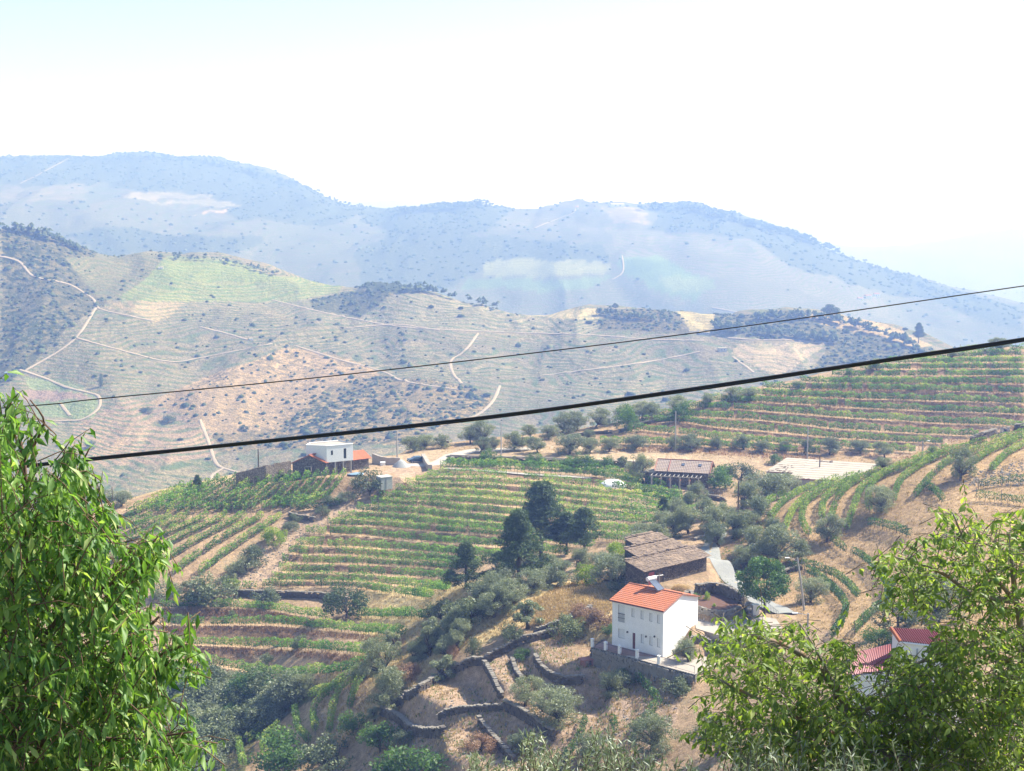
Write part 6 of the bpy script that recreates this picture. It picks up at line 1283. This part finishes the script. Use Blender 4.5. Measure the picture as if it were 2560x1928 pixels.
m0, m1 = Vector(rzp(2330, 1768, -38.5)), Vector(rzp(2420, 1772, -38.5)); md = (m1-m0).normalized(); mb = MB(); mn = Vector((-md.y, md.x, 0)); mb.prism([tuple(m0[:2]), tuple(m1[:2]), tuple((m1+mn*3)[:2]), tuple((m0+mn*3)[:2])], -41, -37.3); r = thing('garden_outhouse', 'plain white outbuilding glimpsed through the walnut leaves', 'outbuilding'); link('wall', mb.mesh('wall', 'white_wall'), r); mb = MB(); mb.prism([tuple((m0-md*.2-mn*.2)[:2]), tuple((m1-mn*.2)[:2]), tuple((m1+mn*3.2)[:2]), tuple((m0-md*.2+mn*3.2)[:2])], -37.29, -37.15); link('roof', mb.mesh('roof', 'concrete'), r)
# ------------------------------------------------------------------ far buildings
def far_house(u, v, wpx, hpx, label, roof='ridge_red', wallm='white_wall', zone=(790, 1560), rz=.2, gable=True, nwin=2):
    p = spot(u, v, *zone, fn=land); w_ = wpx * p.y / F; h = hpx * p.y / F; d = w_ * .6; o = thing('farm_building', label, 'building', p, rz); mb = MB(); mb.box((0, d/2, h*.32), (w_, d, h*.9)); link('wall', mb.mesh('wall', wallm), o); mb = MB(); zt = h*.77
    if gable: mb.add([(-w_/2-.3, -.3, zt), (w_/2+.3, -.3, zt), (w_/2+.3, d+.3, zt), (-w_/2-.3, d+.3, zt), (-w_/2-.3, d/2, h*1.05), (w_/2+.3, d/2, h*1.05)], [(0, 1, 5, 4), (2, 3, 4, 5), (0, 4, 3), (1, 2, 5), (3, 2, 1, 0)])
    else: mb.box((0, d/2, zt + .1), (w_ + .5, d + .5, .25))
    link('roof', mb.mesh('roof', roof), o)
    for k in range(nwin): mb = MB(); mb.box((-w_/2 + w_*(k+1)/(nwin+1), -.03, h*.45), (w_*.1, .08, h*.25)); link('window', mb.mesh('window', 'dark_reveal'), o)
far_house(27, 938, 30, 8, 'long low grey shed at the far left edge below the scrub hill', 'tarp', 'grey_plaster', gable=False); far_house(402, 673, 12, 6, 'tiny white hut in the bright far vineyard', 'fibre_cement', nwin=1)
far_house(1762, 838, 26, 9, 'grey arched farm building on the middle hill', 'fibre_cement', 'grey_plaster', nwin=4); far_house(1808, 880, 22, 12, 'dull concrete shed beside a far round tree', 'fibre_cement', 'concrete', gable=False); far_house(628, 850, 9, 5, 'tiny pale shelter on the far dirt track', 'fibre_cement', nwin=1)
far_house(1545, 518, 34, 9, 'low white building on the mountain crest', 'fibre_cement', zone=(2300, 4450)); Z5 = (2300, 4450)
for u, v, w_, h, l in ((2152, 752, 14, 8, 'left red roofed farmhouse far down the mountain'), (2172, 747, 16, 10, 'middle red roofed farmhouse far down the mountain'), (2193, 744, 14, 11, 'right red roofed farmhouse far down the mountain'), (1443, 524, 9, 7, 'white speck of a hut at the end of a mountain track')): far_house(u, v, w_, h, l, zone=Z5, nwin=2)
# ------------------------------------------------------------------ near trees and cables
def ray(u, v, Y): s, dy = slope_of(v); return Vector((float((u-1280)/F/dy*Y), Y, float(s*Y)))
leafmat('cherry_leaf', (.07, .165, .04), (.25, .39, .09), (.52, .58, .22), .40, .48, .35, (1.4, 1.6, .6))
leafmat('walnut_leaf', (.11, .175, .045), (.30, .39, .09), (.54, .57, .2), .44, .5, .3, (1.5, 1.6, .6))
leafmat('near_olive_leaf', (.14, .18, .10), (.34, .39, .26), (.52, .55, .45), .25, .42, .4, (1.2, 1.3, .9))
plain('cherry_bark', (.16, .10, .075), .8, .2, 20, .2); plain('walnut_bark', (.24, .21, .18), .9, .2, 12, .15, .4, wear=(.42, .20, .06)); plain('twig', (.14, .085, .05), .7, .1, 20, .2); plain('twig_grey', (.17, .14, .11), .8, .1, 20, .2); plain('walnut_husk', (.16, .25, .05), .6, .1, 30)
def leaf_shape(L, W, curl, fold, n=2):
    """one leaf along +Y hanging from the origin, folded at the midrib, tip curling down"""
    V = []; Fq = []
    for i in range(n + 1):
        t = i / n; w_ = W/2 * (math.sin(math.pi * min(1, t*.92 + .06))**.8 if i < n else .02); y = L * t; z = -curl * L * t*t
        V += [(-w_, y, z + fold*w_), (0, y, z), (w_, y, z + fold*w_)]
    for i in range(n): a = i*3; Fq += [(a, a+1, a+4, a+3), (a+1, a+2, a+5, a+4)]
    return np.array(V), np.array(Fq)
def leaf_field(root, name, mat, items, shape, seed, nmesh=4, nobj=300):
    """items: (pos, dir, normal-ish, size) arrays; nearest ones become leaf parts, the rest one mesh"""
    rg = np.random.default_rng(seed); P, Dv, Nv, S = items; V0, Q0 = shape; k = len(P)
    Dv = Dv / np.linalg.norm(Dv, axis=1)[:, None]; X = np.cross(Dv, Nv); X /= np.linalg.norm(X, axis=1)[:, None] + 1e-9; Nn = np.cross(X, Dv)
    R = np.stack([X, Dv, Nn], 2) * S[:, None, None]; order = np.argsort(P[:, 1] + rg.uniform(0, .8, k)); sel = order[:nobj]; rest = order[nobj:]
    V = np.einsum('nij,mj->nmi', R[rest], V0) + P[rest][:, None, :]; m = len(V0); T = np.repeat(rg.random(len(rest)) ** 1.2, m)
    V = V - np.array(root.location); Q = (Q0[None] + (np.arange(len(rest)) * m)[:, None, None]).reshape(-1, 4)
    link('foliage', mesh_np('foliage', V.reshape(-1, 3), Q, mat, True, T), root, kind='stuff')
    ms = [mesh_np('leaf', V0, Q0, mat, True, np.full(m, t)) for t in np.linspace(.15, .93, nmesh)]
    for j, i in enumerate(sel):
        o = D.objects.new('leaf', ms[int(rg.integers(0, nmesh))]); COL.objects.link(o); o.parent = root; M = np.eye(4); M[:3, :3] = R[i]; M[:3, 3] = P[i] - np.array(root.location); o.matrix_basis = Matrix(M.tolist())
def grow(root, limbs_, mat, r0, seg=10):
    for nm, pts, ra, rb in limbs_:
        pts = [Vector(p) for p in pts]; n = len(pts); m = MB(); fine = []
        for i in range(n - 1):
            a = pts[max(i-1, 0)]; b_ = pts[i]; c = pts[i+1]; d = pts[min(i+2, n-1)]
            for t in np.linspace(0, 1, 5)[:-1]: fine.append(.5*((2*b_) + (c-a)*t + (2*a-5*b_+4*c-d)*t*t + (3*b_-a-3*c+d)*t**3))
        fine.append(pts[-1]); k = len(fine); off = Vector(root.location); rr = [ra + (rb-ra)*i/(k-1) for i in range(k)]
        rg = np.random.default_rng(int(ra*1e4) + k); m.tube([p - off + Vector(rg.normal(size=3)) * rr[i] * .25 for i, p in enumerate(fine)], rr, 9); link(nm, m.mesh(nm, mat, True), root)
def twigs(root, mat, name, tips, starts, r=.004):
    m = MB(); off = Vector(root.location)
    for a, b_ in zip(starts, tips): a, b_ = Vector(a) - off, Vector(b_) - off; mid = a.lerp(b_, .5) + Vector((0, 0, .04)); m.tube([a, mid, b_], [r*1.8, r*1.3, r*.6], 4, False)
    link(name, m.mesh(name, mat, True), root, kind='stuff')
def fill(polys, n, seed, y0, y1):
    rg = np.random.default_rng(seed); out = []
    for pl, fr, dens in polys:
        xs = [p[0] for p in pl]; ys = [p[1] for p in pl]; m = int(n*fr*3) + 20; u = rg.uniform(min(xs), max(xs), m); v = rg.uniform(min(ys), max(ys), m); ok = pip(u, v, pl)
        if dens: ok &= (noise(u / dens, v / dens, seed) > -.12)
        u, v = u[ok][:int(n*fr)], v[ok][:int(n*fr)]; Y = y0 + (y1-y0) * rg.beta(1.2, 1.2, len(u)); out += [ray(a, b_, c) for a, b_, c in zip(u, v, Y)]
    return np.array([tuple(p) for p in out])
# ---- cherry tree
CH = thing('cherry_tree', 'large leafy cherry tree with drooping pointed leaves filling the left edge', 'cherry tree', (-4.6, 8.6, G(-4.6, 8.6)))
cp = A_('-120,1150 -60,1060 10,1010 30,1040 55,1100 85,1160 120,1160 145,1225 190,1090 215,1150 205,1230 235,1260 225,1330 285,1250 275,1330 260,1400 285,1440 330,1370 405,1320 400,1390 375,1450 385,1520 330,1590 370,1600 440,1630 480,1590 470,1660 415,1690 400,1760 380,1800 430,1830 500,1820 470,1890 490,1990 -120,1990')
base = Vector(CH.location); j1 = ray(20, 1990, 9.3); T1 = [base - Vector((0, 0, .3)), base + Vector((.05, .1, 1.0)), Vector((-4.3, 8.9, -5.0)), j1]
grow(CH, [('trunk', T1, .11, .06), ('limb', [j1, ray(130, 1830, 9.2), ray(290, 1650, 9.1), ray(400, 1540, 9.0)], .05, .008), ('limb', [j1, ray(60, 1700, 9.5), ray(180, 1500, 9.4), ray(270, 1330, 9.3)], .045, .008),
          ('limb', [j1, ray(0, 1600, 9.6), ray(60, 1350, 9.6), ray(60, 1150, 9.5), ray(25, 1000, 9.5)], .045, .006), ('limb', [ray(290, 1650, 9.1), ray(380, 1640, 8.9), ray(470, 1610, 8.8)], .016, .005), ('limb', [ray(130, 1830, 9.2), ray(300, 1850, 8.9), ray(480, 1830, 8.7)], .02, .005),
          ('limb', [ray(60, 1350, 9.6), ray(150, 1250, 9.4), ray(225, 1120, 9.3)], .02, .005), ('limb', [ray(180, 1500, 9.4), ray(310, 1440, 9.1), ray(395, 1340, 9.0)], .018, .005), ('limb', [ray(60, 1150, 9.5), ray(110, 1060, 9.3), ray(75, 1000, 9.2)], .012, .004)], 'cherry_bark', .1)
rg = np.random.default_rng(77); tips = fill([(cp, 1.0, 30)], 2200, 5, 8.2, 11.0); ext = np.array([tuple(ray(u, v, y)) for u, v, y in ((16, 985, 9.3), (50, 1030, 9.2), (75, 1050, 9.3), (205, 1120, 9.2), (228, 1150, 9.3), (150, 1180, 9.4), (275, 1290, 9.2), (395, 1340, 9.0), (380, 1365, 9.0), (440, 1635, 8.9), (475, 1610, 8.8), (455, 1640, 8.8), (480, 1840, 8.7), (460, 1865, 8.7), (320, 1400, 9.1), (262, 1270, 9.2))] * 6); ext = ext + rg.normal(size=ext.shape) * .055
tips = np.vstack([tips, ext]); cen = np.array([-3.6, 9.6, -3.3]); outd = tips - cen; outd /= np.linalg.norm(outd, axis=1)[:, None]; outd = outd * .7 + rg.normal(size=outd.shape) * .5; outd[:, 2] += .35; outd /= np.linalg.norm(outd, axis=1)[:, None]
ln = rg.uniform(.22, .42, len(tips)); starts = tips - outd * ln[:, None]; twigs(CH, 'twig', 'twigs', tips, starts, .0024)
nl = 10; t = np.tile(np.linspace(.1, 1, nl), len(tips)) + rg.normal(size=len(tips)*nl) * .04; P = np.repeat(starts, nl, 0) + np.repeat(outd * ln[:, None], nl, 0) * t[:, None]; n = len(P)
side = rg.normal(size=(n, 3)); side[:, 2] *= .3; Dv = side * .6 + np.repeat(outd, nl, 0) * .35; Dv[:, 2] -= rg.uniform(.35, 1.5, n); Nv = rg.normal(size=(n, 3)) * .55 + side * .4; Nv[:, 2] += .7
leaf_field(CH, 'leaf', 'cherry_leaf', (P, Dv, Nv, rg.uniform(.5, 1.25, n)), leaf_shape(.098, .033, .30, .5), 3)
# ---- walnut tree
WN_ = thing('walnut_tree', 'walnut tree with lichen orange limbs and green nuts filling the lower right corner', 'walnut tree', (3.1, 11.4, G(3.1, 11.4)))
w1 = A_('2700,1240 2620,1290 2530,1285 2500,1262 2440,1275 2400,1262 2345,1255 2350,1320 2290,1345 2240,1350 2185,1390 2195,1440 2225,1470 2260,1500 2300,1525 2345,1480 2400,1470 2420,1540 2400,1600 2440,1660 2400,1700 2450,1760 2520,1990 2700,1990')
w2 = A_('1775,1580 1830,1565 1890,1545 1925,1575 1985,1535 2005,1600 2070,1600 2110,1590 2135,1640 2120,1700 2180,1750 2260,1690 2330,1700 2400,1700 2470,1800 2560,1990 1860,1990 1830,1900 1790,1850 1760,1870 1715,1840 1730,1760 1745,1700 1770,1650'); w3 = A_('2225,1620 2290,1640 2300,1690 2380,1690 2380,1760 2240,1760')
w4 = A_('1860,1780 2560,1700 2600,1990 1880,1990')
base = Vector(WN_.location); j = ray(2330, 2120, 11.6); k1 = ray(2200, 1935, 11.5)
grow(WN_, [('trunk', [base - Vector((0, 0, .4)), base + Vector((.1, .1, 1)), j], .16, .11), ('limb', [j, k1, ray(2120, 1790, 11.5), ray(2075, 1700, 11.4), ray(1975, 1620, 11.3), ray(1880, 1590, 11.2)], .075, .012), ('limb', [k1, ray(2080, 1830, 11.3), ray(1940, 1770, 11.2), ray(1800, 1700, 11.1)], .035, .008),
           ('limb', [j, ray(2560, 1900, 11.8), ray(2560, 1700, 11.8), ray(2540, 1500, 11.7), ray(2520, 1330, 11.6)], .07, .012), ('limb', [ray(2560, 1700, 11.8), ray(2500, 1640, 11.6), ray(2380, 1622, 11.5), ray(2280, 1665, 11.4)], .03, .008), ('limb', [ray(2540, 1500, 11.7), ray(2440, 1490, 11.6), ray(2350, 1430, 11.5), ray(2230, 1390, 11.4)], .03, .007),
           ('limb', [ray(2560, 1900, 11.8), ray(2620, 1700, 12), ray(2600, 1400, 12), ray(2570, 1290, 12)], .045, .01), ('limb', [ray(2075, 1700, 11.4), ray(2060, 1660, 11.2), ray(2000, 1560, 11.2)], .016, .006), ('limb', [ray(2120, 1790, 11.5), ray(2250, 1740, 11.2), ray(2330, 1700, 11.1)], .02, .006), ('limb', [ray(2540, 1500, 11.7), ray(2430, 1380, 11.5), ray(2380, 1280, 11.5)], .02, .006)], 'walnut_bark', .1)
rg = np.random.default_rng(78); tips = fill([(w1, .30, 20), (w2, .40, 20), (w3, .06, 9), (A_('2330,1560 2420,1560 2420,1720 2330,1700'), .03, 9), (w4, .18, 22)], 2650, 9, 10.6, 12.7); cen = np.array([3.2, 11.8, -4.6]); outd = tips - cen; outd /= np.linalg.norm(outd, axis=1)[:, None]; outd = outd * .6 + rg.normal(size=outd.shape) * .55; outd[:, 2] += .1; outd /= np.linalg.norm(outd, axis=1)[:, None]
ln = rg.uniform(.2, .36, len(tips)); starts = tips - outd * ln[:, None]; twigs(WN_, 'twig_grey', 'twigs', tips, starts, .0022)
nl = 9; t = np.tile(np.r_[np.repeat(np.linspace(.2, .85, 4), 2), 1.0], len(tips)); sgn = np.tile([1, -1] * 4 + [0], len(tips)); P = np.repeat(starts, nl, 0) + np.repeat(outd * ln[:, None], nl, 0) * t[:, None]; n = len(P); O = np.repeat(outd, nl, 0); up = np.array([0, 0, 1.0]); sv = np.cross(O, up); sv /= np.linalg.norm(sv, axis=1)[:, None] + 1e-9
Dv = sv * sgn[:, None] * .9 + O * .55 + rg.normal(size=(n, 3)) * .22; Dv[:, 2] -= rg.uniform(.2, 1.1, n); Nv = rg.normal(size=(n, 3)) * .45; Nv[:, 2] += 1
leaf_field(WN_, 'leaf', 'walnut_leaf', (P, Dv, Nv, rg.uniform(.5, 1.25, n)), leaf_shape(.080, .034, .2, .45), 4)
m = MB(); nn = 10
for i in range(5):
    for k in range(8): th = math.pi * i / 4; a = 6.283*k/8; m.v.append((.026*math.sin(th)*math.cos(a), .026*math.sin(th)*math.sin(a), .03*math.cos(th)))
for i in range(4):
    for k in range(8): m.f.append((i*8+k, i*8+(k+1) % 8, (i+1)*8+(k+1) % 8, (i+1)*8+k))
nut = m.mesh('walnut', 'walnut_husk', True)
for i in rg.choice(len(tips), 46, replace=False): link('walnut', nut, WN_, Vector(tips[i]) - Vector(WN_.location) + Vector((0, -.12, -.03)))
# ---- olive twigs at the bottom
def near_olive(label, x, y, shoots, seed):
    r = thing('near_olive_tree', label, 'olive tree', (x, y, G(x, y))); rg = np.random.default_rng(seed); base = Vector(r.location); S = []; Tp = []
    hub = ray(*shoots[0][:2], 10.2); hub.z -= 1.6; grow(r, [('trunk', [base - Vector((0, 0, .3)), base.lerp(hub, .5) + Vector((.1, 0, 0)), hub], .1, .05)], 'bark', .1)
    for u, v, n_, sp in shoots:
        for k in range(n_):
            Y = rg.uniform(9.6, 11.2); tp = ray(u + rg.normal()*sp, v + abs(rg.normal())*sp*.9, Y); st = tp + Vector((rg.normal()*.09, rg.normal()*.09, -rg.uniform(.3, .5))); S.append(tuple(st)); Tp.append(tuple(tp))
    S = np.array(S); Tp = np.array(Tp); twigs(r, 'twig_grey', 'twigs', Tp, S, .003); nl = 26; t = np.tile(np.linspace(0, 1, nl), len(S)); P = np.repeat(S, nl, 0) + np.repeat(Tp - S, nl, 0) * t[:, None]; n = len(P)
    Dv = rg.normal(size=(n, 3)) * .75 + np.repeat((Tp - S) / np.linalg.norm(Tp - S, axis=1)[:, None], nl, 0) * .95; Nv = rg.normal(size=(n, 3)); leaf_field(r, 'leaf', 'near_olive_leaf', (P, Dv, Nv, rg.uniform(.7, 1.2, n)), leaf_shape(.062, .0125, .08, .3, 2), seed, nobj=150)
near_olive('silvery olive shoots rising from the bottom edge, left group', .1, 10.6, [(1335, 1828, 12, 16), (1190, 1885, 14, 22), (1400, 1880, 14, 24), (1260, 1900, 20, 40), (1345, 1880, 22, 34)], 21)
near_olive('silvery olive shoots rising from the bottom edge, middle group', .9, 10.4, [(1505, 1822, 16, 22), (1560, 1850, 18, 28), (1640, 1885, 22, 34), (1510, 1880, 26, 40), (1720, 1900, 18, 34)], 22)
near_olive('silvery olive crown under the walnut at the bottom edge', 1.9, 10.0, [(1900, 1830, 20, 40), (1860, 1880, 24, 46), (1960, 1880, 22, 40), (2130, 1850, 20, 40), (2170, 1900, 26, 50), (2060, 1910, 20, 46)], 23)
# ---- cables
def cable(pts, r, label, mat='rubber_black', twin=0):
    o = thing('overhead_cable', label, 'cable'); P = [ray(u, v, y) for u, v, y in pts]; fine = []
    for i in range(len(P) - 1):
        a = P[max(i-1, 0)]; b_ = P[i]; c = P[i+1]; d = P[min(i+2, len(P)-1)]
        for t in np.linspace(0, 1, 13)[:-1]: fine.append(.5*((2*b_) + (c-a)*t + (2*a-5*b_+4*c-d)*t*t + (3*b_-a-3*c+d)*t**3))
    fine.append(P[-1])
    for k in range(max(1, twin)):
        m = MB(); m.tube([p + (Vector((0, math.cos(i*.35 + k*math.pi)*r*.4, (k-.5)*r*1.5)) if twin else Vector((0, 0, 0))) for i, p in enumerate(fine)], r, 8); link('strand', m.mesh('strand', mat, True), o)
    return o
cable([(-700, 1262, 13.6), (-100, 1185, 13.2), (190, 1152, 13), (560, 1114, 12.8), (1200, 1046, 12.4), (1700, 978, 12.1), (2180, 906, 11.8), (2560, 849, 11.5), (3200, 745, 11.2)], .0108, 'thick black twisted cable crossing the view above the white cube', twin=2)
cable([(-700, 1068, 16), (60, 1016, 16), (250, 997, 16), (850, 938, 16), (1710, 836, 16), (2560, 715, 16), (3200, 622, 16)], .0066, 'thin black wire crossing the far hillside')
# ------------------------------------------------------------------ haze
mb = MB(); mb.box((0, 6050, -145), (19000, 15300, 670)); hb = D.materials.new('haze_air'); hb.use_nodes = True; n = hb.node_tree.nodes; n.clear()
oo = n.new('ShaderNodeOutputMaterial'); pv = n.new('ShaderNodeVolumePrincipled'); pv.inputs['Color'].default_value = (*HAZE_COLOR, 1); pv.inputs['Absorption Color'].default_value = (1, 1, 1, 1)
pv.inputs['Density'].default_value = HAZE_DENSITY; pv.inputs['Anisotropy'].default_value = .25
hb.node_tree.links.new(pv.outputs[0], oo.inputs['Volume']); mb.build('haze', hb, kind='stuff')
